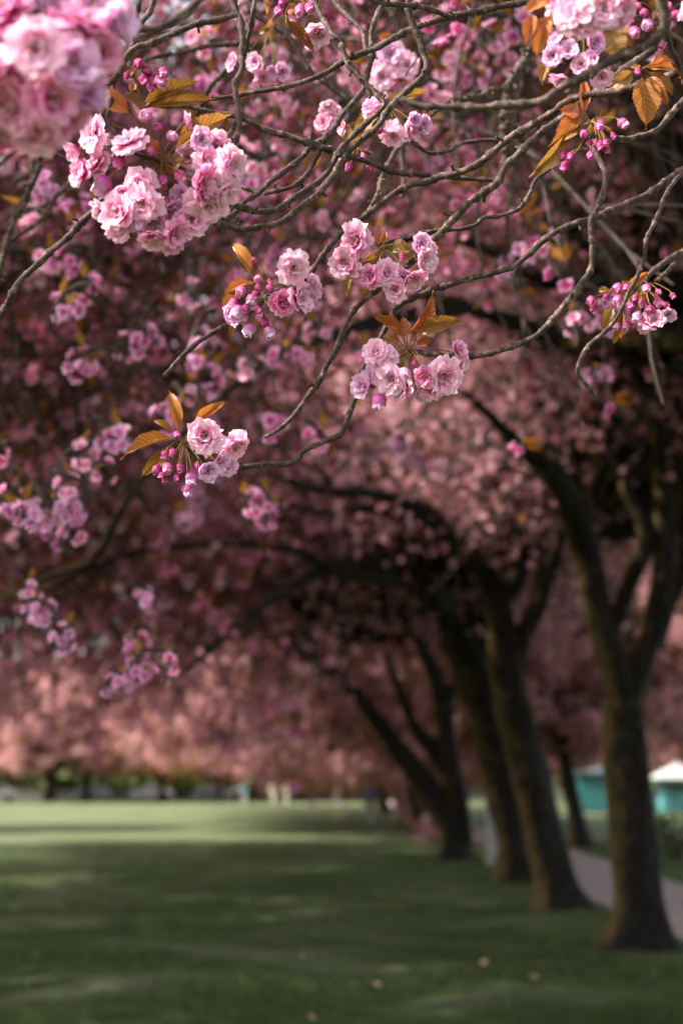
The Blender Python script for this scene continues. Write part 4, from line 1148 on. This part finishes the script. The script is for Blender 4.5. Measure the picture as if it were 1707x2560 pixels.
branch('short crooked twig under the thick blurred branch, left of the fork', [
    L('B', 2.3, 2.35, 9, 9, [(330, 645), (365, 665), (405, 692), (450, 697), (510, 682), (560, 652), (640, 640), (745, 642)])], seed=25)
branch('thick dark upright branch with a pale left edge, out of focus behind the twigs', [
    L('B', 3.2, 3.3, 24, 28, [(900, 190), (830, 300), (775, 390), (768, 470), (765, 560), (768, 650), (768, 740)]),
    L('B', 3.0, 2.4, 13, 10, [(860, 250), (760, 395), (690, 412), (640, 440), (570, 446), (520, 456), (450, 500), (400, 542), (330, 582), (290, 642), (240, 722), (200, 792), (180, 872), (150, 932), (132, 992)])], seed=26)
branch('horizontal knobbly twig along the top edge near the centre', [
    L('B', 2.05, 2.1, 13, 12, [(120, -20), (200, 12), (280, 22), (360, 26), (440, 50), (505, 78)])], seed=27)
branch('thin twig at top centre falling to the crossing branches', [
    L('B', 2.6, 2.5, 11, 11, [(-40, -20), (0, 30), (60, 92), (110, 152), (125, 240)])], seed=28)
branch('pale blurred vertical twig behind the crossing branches near the centre', [
    L('B', 3.1, 3.1, 12, 12, [(280, 620), (288, 700), (296, 800), (290, 900)]),
    L('B', 3.4, 3.4, 14, 14, [(230, 40), (270, 120), (300, 200), (310, 300)])], seed=29,
    sprays=[dict(reg='B', hub=(250, 170), cen=(250, 300), d=3.1, R_=240,
        flowers=[(230, 250, 60, 'l'), (310, 300, 55, 'h'), (200, 350, 55, 'h'), (280, 370, 50, 'o', .1), (160, 330, 45, 'l', .2), (240, 410, 45, 'o', .2)], leaves=[(250, 190, 180, 160, 30, 'r')])])
branch('twig tip at the top centre left carrying dark buds and brown leaves', [
    L('A', 2.3, 2.4, 10, 8, [(1420, -80), (1360, -40), (1310, 20), (1285, 80)])], seed=30,
    sprays=[dict(reg='A', hub=(1330, 0), cen=(1360, 40), d=2.35, R_=160,
        buds=[(1270, 52, 22, 'b'), (1288, 8, 20, 'b'), (1372, 42, 26, 'B'), (1412, 34, 24, 'B'), (1430, 10, 22, 'b'), (1490, 70, 20, 'b')],
        leaves=[(1315, 30, 1360, 66, 34, 'r'), (1290, 80, 1435, 235, 34, 'k', .2), (1200, -20, 1226, 60, 22, 'r'), (1300, 60, 1290, 130, 26, 'k')],
        flowers=[(1450, 150, 58, 'h', .5), (1430, 190, 40, 'h', .6)])])
branch('soft twig with a drooping pink umbel behind the upright pale twig', [
    L('A', 2.8, 2.75, 9, 7, [(1290, 20), (1250, 80), (1215, 130)])], seed=31,
    sprays=[dict(reg='A', hub=(1215, 135), cen=(1200, 250), d=2.75, R_=190,
        flowers=[(1165, 285, 40, 'h'), (1200, 355, 42, 'd'), (1285, 330, 38, 'l'), (1245, 330, 24, 'c'), (1062, 285, 34, 'h'), (1190, 380, 40, 'h', .2)],
        buds=[(1245, 345, 18, 'B')], leaves=[(1215, 130, 1250, 100, 22, 'r'), (1210, 135, 1180, 150, 18, 'y')])])
branch('hanging pair of round buds beneath the crossing branches near the centre', [
    L('B', 2.4, 2.4, 7, 6, [(150, 700), (110, 690), (95, 680)])], seed=32,
    sprays=[dict(reg='B', hub=(95, 680), cen=(95, 720), d=2.4, R_=120, buds=[(45, 760, 19, 'b'), (140, 765, 19, 'b')], leaves=[(95, 675, 40, 640, 28, 'y')])])

# ------------------------------------------------------------------ flowering twigs of the canopies (3 to 9 m away)
def simple_flower(geo, c, n, r, s=.025, m=1):
    q = look(n)
    k = 7
    for j in range(k):
        a = j * 6.283 / k + r.random()
        tilt = .35 + .5 * (j % 2) + r.random() * .3
        rad = Vector((math.cos(a), math.sin(a), 0)); tan = Vector((-math.sin(a), math.cos(a), 0)); up = Vector((0, 0, 1))
        d = rad * math.cos(tilt) + up * math.sin(tilt)
        w = .55
        V = [q @ (d * s * .1), q @ (d * s * .62 + tan * s * w), q @ (d * s * 1.05 - up * s * .15), q @ (d * s * .62 - tan * s * w)]
        geo.put([c + v for v in V], [(0, 1, 2, 3)], [(0.5, 0.1), (0, .7), (.5, 1), (1, .7)], m)
def flowering_twig(name, seed, length, nclus, petals, dense=5):
    """drooping twig from the origin along +X and down, with blossom clusters; slots: bark, petals, leaf"""
    rr = random.Random(seed)
    g = Geo()
    lines = []
    pts = [Vector((0, 0, 0))]
    dirv = Vector((1, 0, .25))
    n = 8
    for k in range(n):
        dirv = (dirv + Vector((rr.gauss(0, .18), rr.gauss(0, .25), -.16 + rr.gauss(0, .12)))).normalized()
        pts.append(pts[-1] + dirv * length / n)
    tube(g, catmull(pts, np.linspace(.011, .0035, n + 1), .06)[0], catmull(pts, np.linspace(.011, .0035, n + 1), .06)[1][:, 0], 5)
    lines.append(pts)
    for s in range(6):
        i = rr.randint(1, n - 2)
        p = [pts[i]]; dv = (pts[i + 1] - pts[i]).normalized() + Vector((rr.gauss(0, .6), rr.gauss(0, .8), rr.gauss(0, .4)))
        for k in range(5):
            dv = (dv.normalized() + Vector((rr.gauss(0, .2), rr.gauss(0, .2), -.22))).normalized()
            p.append(p[-1] + dv * length * .09)
        q, w = catmull(p, np.linspace(.006, .0025, 6), .06)
        tube(g, q, w[:, 0], 4)
        lines.append(p)
    for c in range(nclus):
        ln = rr.choice(lines); k = rr.randint(1, len(ln) - 1)
        cp = ln[k] + Vector((rr.gauss(0, .015), rr.gauss(0, .015), -.035))
        for f in range(dense):
            v = Vector((rr.gauss(0, 1), rr.gauss(0, 1), rr.gauss(-.3, 1))).normalized()
            simple_flower(g, cp + v * .038, v, rr, .026 + rr.random() * .005)
        for f in range(3 if length > 1 else 1):
            v = Vector((rr.gauss(0, 1), rr.gauss(0, 1), rr.gauss(.4, .8))).normalized()
            t_ = v.cross(Vector((.3, .5, .8))).normalized()
            a = ln[k]
            V = [a + v * .01, a + v * .045 + t_ * .017, a + v * .09, a + v * .045 - t_ * .017]
            g.put([tuple(x) for x in V], [(0, 1, 2, 3)], [(.5, 0), (0, .5), (.5, 1), (1, .5)], 2)
    return g.mesh(name, ['twig_far', petals, 'leaf_mass'], smooth=False)
FT = {'p': [flowering_twig('flowering_twig', 300 + k, 1.3, 13, 'petal') for k in range(3)],
      'l': [flowering_twig('flowering_twig', 310 + k, 1.3, 13, 'petal_lilac') for k in range(2)],
      'd': [flowering_twig('flowering_twig', 320 + k, 1.3, 6, 'petal', 3) for k in range(2)],
      't': [flowering_twig('bare_twig', 330 + k, 1.5, 2, 'petal_deep', 2) for k in range(2)]}
CL = [flowering_twig('flowering_twig', 340 + k, .16, 1 + k % 2, 'petal_lilac' if k % 2 else 'petal', 4) for k in range(4)]
def twig_at(root, p, me, name='flowering_twig', az=None, sc=1.0, rr=random):
    o = obj(name, me, root)
    o.location = Vector(p) - root.location
    o.rotation_euler = (rr.gauss(0, .25), rr.gauss(0.1, .3), rr.random() * 6.28 if az is None else az)
    o.scale = (sc, sc, sc)
# the nearest left hand tree: hanging twigs filling the upper left of the view
rr = random.Random(5)
for k in range(240):
    d = 6.2 + 6.5 * rr.random() ** .9
    x = rr.uniform(-150, 900) if rr.random() < .75 else rr.uniform(-150, 500)
    low = 1000 - 0.25 * max(0, x)           # the canopy's lower edge in the picture
    y = rr.uniform(-60, low if d > 7 else low - 200)
    if d < 6.5 and x > 700: continue
    kind = rr.choice('ppldtttttd' if x < 520 else 'dtttpl')
    twig_at(LT[0], P('S', x, y, d), rr.choice(FT[kind]), az=rr.gauss(2.6, .9), sc=.8 + .3 * rr.random(), rr=rr)
for k in range(100):
    d = 4.2 + 6 * rr.random()
    x = rr.uniform(750, 1800)
    y = rr.uniform(-60, 470 if d > 6 else 300)
    kind = rr.choice('dtttttp')
    twig_at(T0, P('S', x, y, d), rr.choice(FT[kind]), az=rr.gauss(2.8, 1.0), sc=.7 + .3 * rr.random(), rr=rr)
for k in range(44):                        # high fill towards the top of the view
    d = 7 + 4 * rr.random()
    twig_at(LT[0], P('S', rr.uniform(150, 1100), rr.uniform(-80, 330), d), rr.choice(FT[rr.choice('plld')]), az=rr.random() * 6.28, sc=1.0 + .3 * rr.random(), rr=rr)
for k in range(70):                        # finer, farther hanging twigs below
    d = 9 + 6 * rr.random()
    x = rr.uniform(-60, 680)
    twig_at(LT[1], P('S', x, rr.uniform(800, 1300 - .2 * max(0, x)), d), rr.choice(FT[rr.choice('pdtt')]), az=rr.gauss(2.6, .9), sc=.9 + .3 * rr.random(), rr=rr)
for k in range(110):
    d = 15 + 10 * rr.random()
    x = rr.uniform(-80, 860)
    twig_at(LT[2], P('S', x, rr.uniform(1150, 1560), d), rr.choice(FT[rr.choice('pdp')]), az=rr.gauss(2.6, .9), sc=1.2 + .4 * rr.random(), rr=rr)
for k in range(120):
    d = 20 + 14 * rr.random()
    x = rr.uniform(-80, 760)
    twig_at(LT[3], P('S', x, rr.uniform(1300, 1700 - (d < 26) * 80), d), rr.choice(FT[rr.choice('pd')]), az=rr.gauss(2.6, .9), sc=1.5 + .5 * rr.random(), rr=rr)
# bright blossom clumps that stand out softly behind the sharp sprays
clumps = [('E', 240, 190, 3.9), ('E', 330, 190, 4.0), ('E', 420, 170, 4.0), ('E', 40, 260, 3.7), ('E', 100, 245, 3.9), ('E', 150, 240, 4.0), ('E', 110, 360, 4.3), ('E', 205, 360, 4.4),
          ('E', 320, 380, 4.2), ('E', 370, 330, 4.3), ('E', 120, 660, 4.4), ('E', 95, 790, 4.2), ('E', 210, 780, 4.2), ('E', 190, 850, 4.5), ('E', 605, 1020, 4.3), ('E', 640, 1110, 4.4),
          ('E', 690, 1050, 4.4), ('E', 745, 1010, 4.2), ('E', 800, 1010, 4.1), ('E', 570, 940, 4.8), ('E', 620, 890, 4.8), ('E', 1110, 285, 4.8), ('E', 1185, 255, 4.3), ('E', 580, 690, 5), ('E', 40, 60, 4),
          ('C', 300, 440, 4.2), ('C', 405, 385, 4.6), ('C', 545, 610, 4.3), ('C', 640, 630, 4.6), ('C', 530, 470, 4.4), ('C', 440, 640, 4.6), ('C', 30, 370, 4), ('C', 80, 330, 4.2), ('C', 150, 640, 4.5), ('C', 260, 620, 4.6),
          ('C', 860, 850, 4.4), ('C', 880, 900, 4.4), ('C', 370, 760, 4.1), ('C', 410, 740, 4.6), ('C', 50, 890, 4.2), ('C', 80, 980, 4.4), ('C', 930, 180, 4.6), ('C', 885, 500, 4.8), ('C', 870, 620, 4.8), ('C', 710, 1150, 4.6), ('C', 1300, 900, 6),
          ('B', 590, 140, 4.2), ('B', 660, 130, 3.9), ('B', 760, 100, 4.2), ('B', 830, 100, 4.4), ('B', 760, 250, 4.5), ('B', 590, 350, 4.6), ('B', 380, 400, 4.4), ('B', 500, 620, 4.8), ('B', 60, 100, 4.4),
          ('D', 930, 290, 4.2), ('D', 985, 235, 4.0), ('D', 1095, 430, 4.0), ('D', 1100, 520, 4.1), ('D', 1230, 820, 6), ('D', 60, 710, 4.6), ('D', 470, 620, 5.2), ('A', 720, 240, 5), ('A', 860, 310, 4.4), ('A', 1200, 770, 4.2),
          ('A', 1260, 740, 4.3), ('A', 270, 920, 4.2), ('A', 60, 880, 4.0), ('A', 20, 1040, 3.8), ('A', 320, 900, 4.4), ('A', 1440, 980, 4.8), ('A', 1150, 850, 4.4), ('A', 150, 1150, 4.4), ('A', 340, 1200, 4.4)]
for i, (rg, x, y, d) in enumerate(clumps):
    root = LT[0] if src(rg, x, y)[0] < 900 else T0
    p = P(rg, x, y, d) - Vector((0, 0, -.03))
    twig_at(root, p, CL[i % 4], 'blossom_clump', sc=.8 if rg == 'E' else .95, rr=rr)
# soft limb crossing the left of the view
for pts in ([('E', 640, 180, 12, 6), ('E', 540, 340, 14, 6), ('E', 470, 480, 18, 6.2), ('E', 420, 550, 20, 6.3), ('E', 250, 610, 16, 6.4), ('E', 100, 680, 13, 6.6), ('E', -60, 760, 11, 7)],
            [('E', 640, 190, 12, 6), ('E', 760, 60, 14, 6), ('C', 520, 800, 14, 6), ('C', 720, 640, 18, 6), ('C', 900, 560, 22, 6.4), ('C', 1200, 470, 28, 7), ('C', 1500, 420, 32, 8)]):
    g = Geo()
    b = np.array(LT[0].location)
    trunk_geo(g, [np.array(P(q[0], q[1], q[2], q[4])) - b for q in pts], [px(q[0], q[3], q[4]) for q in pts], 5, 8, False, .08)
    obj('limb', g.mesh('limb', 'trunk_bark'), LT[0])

# ------------------------------------------------------------------ fallen leaves on the lawn
FL = ['pinkish fallen blossom, farthest left of those on the near grass', 'pale flattened fallen blossom on the left half of the near grass',
      'fallen blossom on open grass below the distant people, farther one of its pair at left', 'fallen blossom on open grass, nearer one of the close pair left of centre',
      'faint fallen blossom alone on the dark grass just below the close pair', 'fallen blossom at the very bottom edge of the lawn',
      'faint fallen blossom near the middle of the dark grass, left of centre', 'faint orange fallen blossom beside a dark hollow in the near grass',
      'round fallen blossom left of the wide double one, mid lawn', 'round fallen blossom just above the wide double one, mid lawn',
      'left half of the wide pair of touching fallen blossoms', 'right half of the wide pair of touching fallen blossoms',
      'pale fallen blossom up and right of the wide pair', 'dim fallen blossom directly right of the wide pair',
      'bright peach fallen blossom left of the nearest trunk foot', 'pale yellow fallen blossom on the grass between peach ones, left lower',
      'bright peach fallen blossom nearest below the nearest trunk foot', 'greenish fallen blossom alone on the near grass below mid lawn',
      'small fallen blossom on the brighter grass left of the orange shoots', 'tiny fallen blossom at the start of the deeper shade',
      'fallen blossom on the grass strip between the two nearest trunks and the path', 'very faint fallen blossom left of the brighter peach one',
      'fallen blossom in the grass in front of the nearest trunk']
def fallen():
    rr = random.Random(9)
    mesh = []
    for k in range(3):
        g = Geo(); r = np.random.default_rng(60 + k)
        for j in range(5):
            petal(g, j * 1.3 + k, R(60), R(95), .026, .014, r, cup=.3, ruff=.003)
        mesh.append(g.mesh('fallen_blossom', 'fallen_leaf'))
    pts = [('G', 165, 1073), ('G', 600, 1056), ('G', 1232, 868), ('G', 1410, 886), ('G', 1430, 985), ('G', 1420, 1357), ('G', 1380, 1080), ('G', 1090, 1180),
           ('H', 80, 810), ('H', 185, 793), ('H', 205, 850), ('H', 240, 852), ('H', 340, 833), ('H', 290, 860), ('H', 975, 1015), ('H', 662, 1106), ('H', 888, 1172), ('H', 172, 1205), ('H', 70, 600), ('H', 15, 760), ('H', 1140, 805), ('H', 590, 1150), ('H', 1430, 1155)]
    for i, (rg, x, y) in enumerate(pts):
        p = on_ground(rg, x, y, .045)
        o = obj('fallen_blossom', mesh[i % 3])
        o.location = p; o.rotation_euler = (rr.gauss(.3, .2), rr.gauss(0, .2), rr.random() * 6)
        s = 1.25 if i in (0, 1, 14, 15, 16) else 1.1
        o.scale = (s, s, s)
        tag(o, FL[i], 'fallen blossom', 'fallen blossoms on the lawn')
fallen()

# ------------------------------------------------------------------ post, kiosks, cars, people, shrubs
def post():
    p = on_ground('H', 690, 660)
    root = tag(empty('marker_post', p), 'white painted post standing on the grass left of the third leaning trunk', 'post')
    g = Geo(); box(g, (-.075, -.075, 0), (.075, .075, 1.16)); obj('post_shaft', g.mesh('post', 'white_paint', False), root)
    g = Geo(); box(g, (-.09, -.09, 1.163), (.09, .09, 1.2)); obj('post_cap', g.mesh('cap', 'white_paint', False), root)
post()
def kiosk(x0, x1, y, label, roof, panel, opening):
    cx = (x0 + x1) / 2; w = (x1 - x0) / 2; dp = 1.2
    root = tag(empty('kiosk', (cx, y, 0)), label, 'kiosk', 'teal kiosks beyond the path')
    n = max(3, int(w * 2 / .45))
    for k in range(n):
        a = -w + 2 * w * k / n; b = -w + 2 * w * (k + 1) / n
        g = Geo(); box(g, (a + .012, -.03 * (k % 2) - .02, .08), (b - .012, .04, .95 if opening else 1.65))
        obj('panel', g.mesh('panel', 'white_paint' if (not opening and k == n // 2) else panel, False), root)
    g = Geo(); box(g, (-w + .01, .05, .05), (w - .01, dp * 2, 2.0 if not opening else .94)); obj('wall', g.mesh('wall', panel, False), root)
    if opening:
        g = Geo(); box(g, (-w + .08, .3, .95), (w - .08, dp * 2 - .02, 1.68)); obj('serving_window', g.mesh('serving_window', 'dark_opening', False), root)
        for s in (-1, 0, 1):
            g = Geo(); box(g, (s * (w - .05) - .04, -.02, .955), (s * (w - .05) + .04, .06, 1.69)); obj('corner_post', g.mesh('corner_post', 'teal_paint', False), root)
        g = Geo(); box(g, (-w - .05, -.25, .951), (w + .05, .28, .99)); obj('counter', g.mesh('counter', 'pale_teal_paint', False), root)
    # roof: eaves board and a hipped pyramid
    zt = 1.7 if opening else 2.02
    g = Geo(); box(g, (-w - .2, -.3, zt), (w + .2, dp * 2 + .2, zt + .14)); obj('eaves', g.mesh('eaves', 'teal_paint', False), root)
    g = Geo(); H = .95 if opening else .5
    V = [(-w - .25, -.35, zt + .143), (w + .25, -.35, zt + .143), (w + .25, dp * 2 + .25, zt + .143), (-w - .25, dp * 2 + .25, zt + .143), (-.12, dp - .1, zt + H), (.12, dp - .1, zt + H), (.12, dp + .1, zt + H), (-.12, dp + .1, zt + H)]
    g.put(V, [(0, 1, 5, 4), (1, 2, 6, 5), (2, 3, 7, 6), (3, 0, 4, 7), (4, 5, 6, 7), (0, 3, 2, 1)])
    obj('roof', g.mesh('roof', roof, False), root)
    g = Geo(); tube(g, np.array([(0, dp, zt + H), (0, dp, zt + H + .1), (0, dp, zt + H + .22)]), np.array([.05, .07, .02]), 6); obj('finial', g.mesh('finial', roof), root)
kiosk((1628 - CX) / F * 80, (1628 - CX) / F * 80 + 2.3, 79, 'kiosk with white pointed roof and serving window, at the right edge', 'white_paint', 'pale_teal_paint', True)
kiosk((1428 - CX) / F * 81, (1560 - CX) / F * 81, 80, 'teal kiosk with a dark roof and closed panels, left of the nearest trunk', 'slate_roof', 'teal_paint', False)

def skin_mesh(name, joints, edges, mat, parent, sub=2):
    me = bpy.data.meshes.new(name)
    me.from_pydata([j[:3] for j in joints], edges, [])
    me.materials.append(MATS[mat])
    o = obj(name, me, parent)
    md = o.modifiers.new('skin', 'SKIN')
    me.skin_vertices[0].data[0].use_root = True
    for k, j in enumerate(joints):
        rd = j[3]
        me.skin_vertices[0].data[k].radius = rd if isinstance(rd, tuple) else (rd, rd)
    md.use_smooth_shade = True
    s = o.modifiers.new('sub', 'SUBSURF'); s.levels = sub; s.render_levels = sub
    return o
def person(loc, yaw, label, top, legs, stride=.25, bend=0.0, group=None, top_name='jacket', h=1.0, crouch=0.0):
    root = tag(empty('person', loc), label, 'person', group)
    root.rotation_euler.z = yaw; root.scale = (h, h, h)
    hip = .93 - crouch; fb = bend
    def tor(z, x=0, y=0):     # torso point, bent forward by `bend` about the hips
        dz = z - .93
        return (x, y - math.sin(fb) * dz, hip + math.cos(fb) * dz)
    kneeL = (.10, -.12 - stride * .5 - crouch * .4, .50 - crouch * .25); kneeR = (-.10, -.02 + stride * .35 - crouch * .5, .50 - crouch * .3)
    J = [tor(.95) + ((.13, .10),), tor(1.15) + ((.12, .09),), tor(1.38) + ((.15, .10),), tor(1.50) + ((.06, .055),), tor(1.58, 0, -.01) + ((.065, .075),), tor(1.68, 0, -.02) + ((.075, .09),), tor(1.75, 0, -.01) + ((.045, .05),),
         tor(1.42, .18) + (.05,), tor(1.14, .24, -.02 + stride * .5) + (.042,), tor(.90, .25, -.10 + stride * .4) + (.034,), tor(.82, .25, -.13 + stride * .35) + ((.03, .035),),
         tor(1.42, -.18) + (.05,), tor(1.14, -.24, .02 - stride * .4) + (.042,), tor(.90, -.25, -.06 - stride * .7) + (.034,), tor(.82, -.25, -.10 - stride * .8) + ((.03, .035),),
         (.10, 0, hip - .05, .09), kneeL + (.06,), (.10, -.08 - stride * .7, .09, .042), (.11, -.22 - stride * .7, .035, .038),
         (-.10, 0, hip - .05, .09), kneeR + (.06,), (-.10, .12 + stride * .7, .10, .042), (-.11, .0 + stride * .7, .035, .038)]
    Eg = [(0, 1), (1, 2), (2, 3), (3, 4), (4, 5), (5, 6), (2, 7), (7, 8), (8, 9), (9, 10), (2, 11), (11, 12), (12, 13), (13, 14), (0, 15), (15, 16), (16, 17), (17, 18), (0, 19), (19, 20), (20, 21), (21, 22)]
    skin_mesh('body', J, Eg, 'skin_tone', root)
    def grow(idx, k, extra=0):
        m = {j: i for i, j in enumerate(idx)}
        js = []
        for j in idx:
            q = J[j]; rd = q[3] if isinstance(q[3], tuple) else (q[3], q[3])
            js.append(q[:3] + ((rd[0] * k + .012, rd[1] * k + .012),))
        return js, [(m[a], m[b]) for a, b in Eg if a in m and b in m]
    js, es = grow([0, 1, 2, 7, 8, 9, 11, 12, 13], 1.12)
    skin_mesh(top_name, js, es, top, root)
    js, es = grow([0, 15, 16, 17, 19, 20, 21], 1.12)
    skin_mesh('trousers', js, es, legs, root)
    a = tor(1.72, 0, .015); b = tor(1.62, 0, .05); c = tor(1.79, 0, 0)
    skin_mesh('hair', [b + ((.07, .05),), a + ((.082, .08),), c + ((.05, .06),)], [(0, 1), (1, 2)], 'hair_dark', root, 1)
    return root
p = on_ground('H', 142, 478)
person(p, R(180), 'person walking away in a dark blue jacket and pale trousers beside the row', 'blue_cloth', 'grey_cloth', .2)
p = on_ground('G', 1060, 387)
person(p, R(100), 'person in black bending forward at the far edge of the lawn', 'black_cloth', 'black_cloth', .1, .95, top_name='coat')
p = on_ground('G', 1112, 384)
person(p, R(20), 'person in a bright teal top standing just behind the one bending in black', 'teal_cloth', 'grey_cloth', .05, .25, top_name='sweater')
p = on_ground('G', 1245, 388)
person(p, R(0), 'person dressed in cream, left one of two pale figures under far blossom', 'cream_cloth', 'cream_cloth', .05, top_name='coat', h=.97)
p = on_ground('G', 1305, 388)
person(p, R(160), 'person in a pale grey coat, right one of two pale figures under far blossom', 'grey_cloth', 'cream_cloth', .05, top_name='coat', h=.95)
p = on_ground('G', 1535, 400)
person(p, R(200), 'person in a white shirt standing farther off than the one in dark blue', 'white_cloth', 'white_cloth', .12, .1, top_name='shirt', h=.9)
def ball():
    p = on_ground('G', 1420, 405)
    g = Geo()
    a = np.linspace(-math.pi / 2, math.pi / 2, 9)
    tube(g, np.stack([0 * a, 0 * a, .3 + .3 * np.sin(a)], -1), np.maximum(.3 * np.cos(a), .01) * np.where(np.arange(9) < 8, 1, .5), 12)
    # carrier bag: rounded sack with two handles
    root = tag(empty('carrier_bag', p), 'small pale rounded bag standing on the lawn in front of the person in white', 'bag')
    root.scale = (.7, .7, .7)
    obj('bag_body', g.mesh('bag_body', 'grey_cloth'), root)
    for s in (-1, 1):
        g = Geo(); q = np.array([(-.09, s * .05, .56), (-.08, s * .06, .68), (0, s * .06, .74), (.08, s * .06, .68), (.09, s * .05, .56)])
        tube(g, q, np.full(5, .012), 5); obj('handle', g.mesh('handle', 'grey_cloth'), root)
ball()
def car(x, y, label, paint):
    root = tag(empty('parked_car', (x, y, 0)), label, 'car', 'cars parked beyond the lawn')
    prof = [(-2.1, .35), (-2.12, .75), (-1.95, .92), (-1.2, 1.0), (-.65, 1.42), (.75, 1.45), (1.45, 1.02), (2.0, .88), (2.12, .6), (2.08, .32)]
    g = Geo(); n = len(prof); V = []
    for yy, k in ((-.85, 1), (.85, 1)):
        for a, b in prof: V.append((a, yy * (1 if b < 1.01 else .82), b))
    g.put(V, [(i, i + 1, n + i + 1, n + i) for i in range(n - 1)])
    g.put(V, [(0, n - 1, 2 * n - 1, n)])
    for o_ in (0, n):
        g.put(V, [(o_ + 0, o_ + 1, o_ + 8, o_ + 9), (o_ + 1, o_ + 2, o_ + 7, o_ + 8), (o_ + 2, o_ + 3, o_ + 6, o_ + 7), (o_ + 3, o_ + 4, o_ + 5, o_ + 6)])
    obj('body', g.mesh('body', paint, False), root)
    for a, b in (((-.95, 1.05), (-.6, 1.37)), ((.1, 1.05), (.12, 1.37))):
        for s in (-1, 1):
            g = Geo(); e = .75 if a[0] < 0 else 1.1
            V = [(a[0], s * .86, a[1]), (a[0] + (.95 if a[0] < 0 else 1.05), s * .86, a[1]), (b[0] + (.62 if a[0] < 0 else .6), s * .725, b[1]), (b[0], s * .725, b[1])]
            g.put(V, [(0, 1, 2, 3)]); obj('side_window', g.mesh('side_window', 'car_glass', False), root)
    g = Geo(); g.put([(-1.2, -.72, 1.03), (-1.2, .72, 1.03), (-.7, .62, 1.405), (-.7, -.62, 1.405)], [(0, 1, 2, 3)]); obj('windscreen', g.mesh('windscreen', 'car_glass', False), root)
    for wx in (-1.3, 1.3):
        for s in (-1, 1):
            g = Geo(); tube(g, np.array([(wx, s * .74, .32), (wx, s * .9, .32)]), np.array([.32, .32]), 14); obj('wheel', g.mesh('wheel', 'tyre_rubber'), root)
    for s in (-1, 1):
        g = Geo(); box(g, (-2.14, s * .62 - .16, .62), (-2.08, s * .62 + .16, .76)); obj('headlight', g.mesh('headlight', 'white_paint', False), root)
car(-32.2, 135, 'silver car parked at the far left edge beyond the lawn', 'silver_car_paint')
car(-24.2, 141, 'dark car parked behind the left one of the paired far trunks', 'dark_car_paint')
car(-18.3, 141, 'grey car parked behind the right one of the paired far trunks', 'grey_car_paint')
car(-12.5, 142, 'dark car parked behind the thick far trunk', 'dark_car_paint')

def shrub(loc, w, h, label, name, mat, n, seed, stems=9, leafmat='leaf_mass'):
    r = np.random.default_rng(seed)
    root = tag(empty(name, loc), label, 'shrub')
    C = r.normal(size=(n, 3)) * (w * .33, w * .33, h * .26) + (0, 0, h * .55)
    C = C[C[:, 2] > .03]
    V, Fq = ball_quads(C, r, 6, .06, .035)
    obj('blossoms' if 'blossom' in mat else 'foliage', make_mesh('shrub_mass', V, [Fq], mat, smooth=False), root, 'stuff')
    for k in range(stems):
        g = Geo(); e = np.array((r.normal() * w * .33, r.normal() * w * .33, h * (.6 + .4 * r.random())))
        tube(g, np.array([(0, 0, -.02), e * (.3, .3, .45), e]), np.array([.018, .012, .006]), 5); obj('stem', g.mesh('stem', 'twig_far'), root)
shrub(on_ground('H', 345, 505), .9, 1.3, 'low clump of orange pink blossom shoots at the foot of the fourth trunk', 'blossom_shrub', 'blossom_mass_salmon', 240, 71)
shrub(on_ground('H', 425, 575), .6, .8, 'smaller clump of peach brown shoots against the left foot of the fourth trunk', 'sprouting_shrub', 'blossom_mass_salmon', 110, 72)
shrub(on_ground('H', 1530, 640), 1.6, 1.2, 'dark twiggy shrub beyond the path at the right edge', 'twiggy_shrub', 'green_mass', 260, 73, 16)
# low stone wall along the far road
def wall():
    g = Geo(); r = np.random.default_rng(3)
    x = -90.0
    root = tag(empty('stone_wall', (0, 150, 0)), 'long low grey stone wall closing the far side of the park', 'wall')
    box(g, (-95, 0, 0), (95, .4, .9)); obj('wall_body', g.mesh('wall_body', 'stone_wall', False), root)
    g = Geo(); box(g, (-95, -.05, .903), (95, .45, 1.02)); obj('coping', g.mesh('coping', 'stone_wall', False), root)
wall()
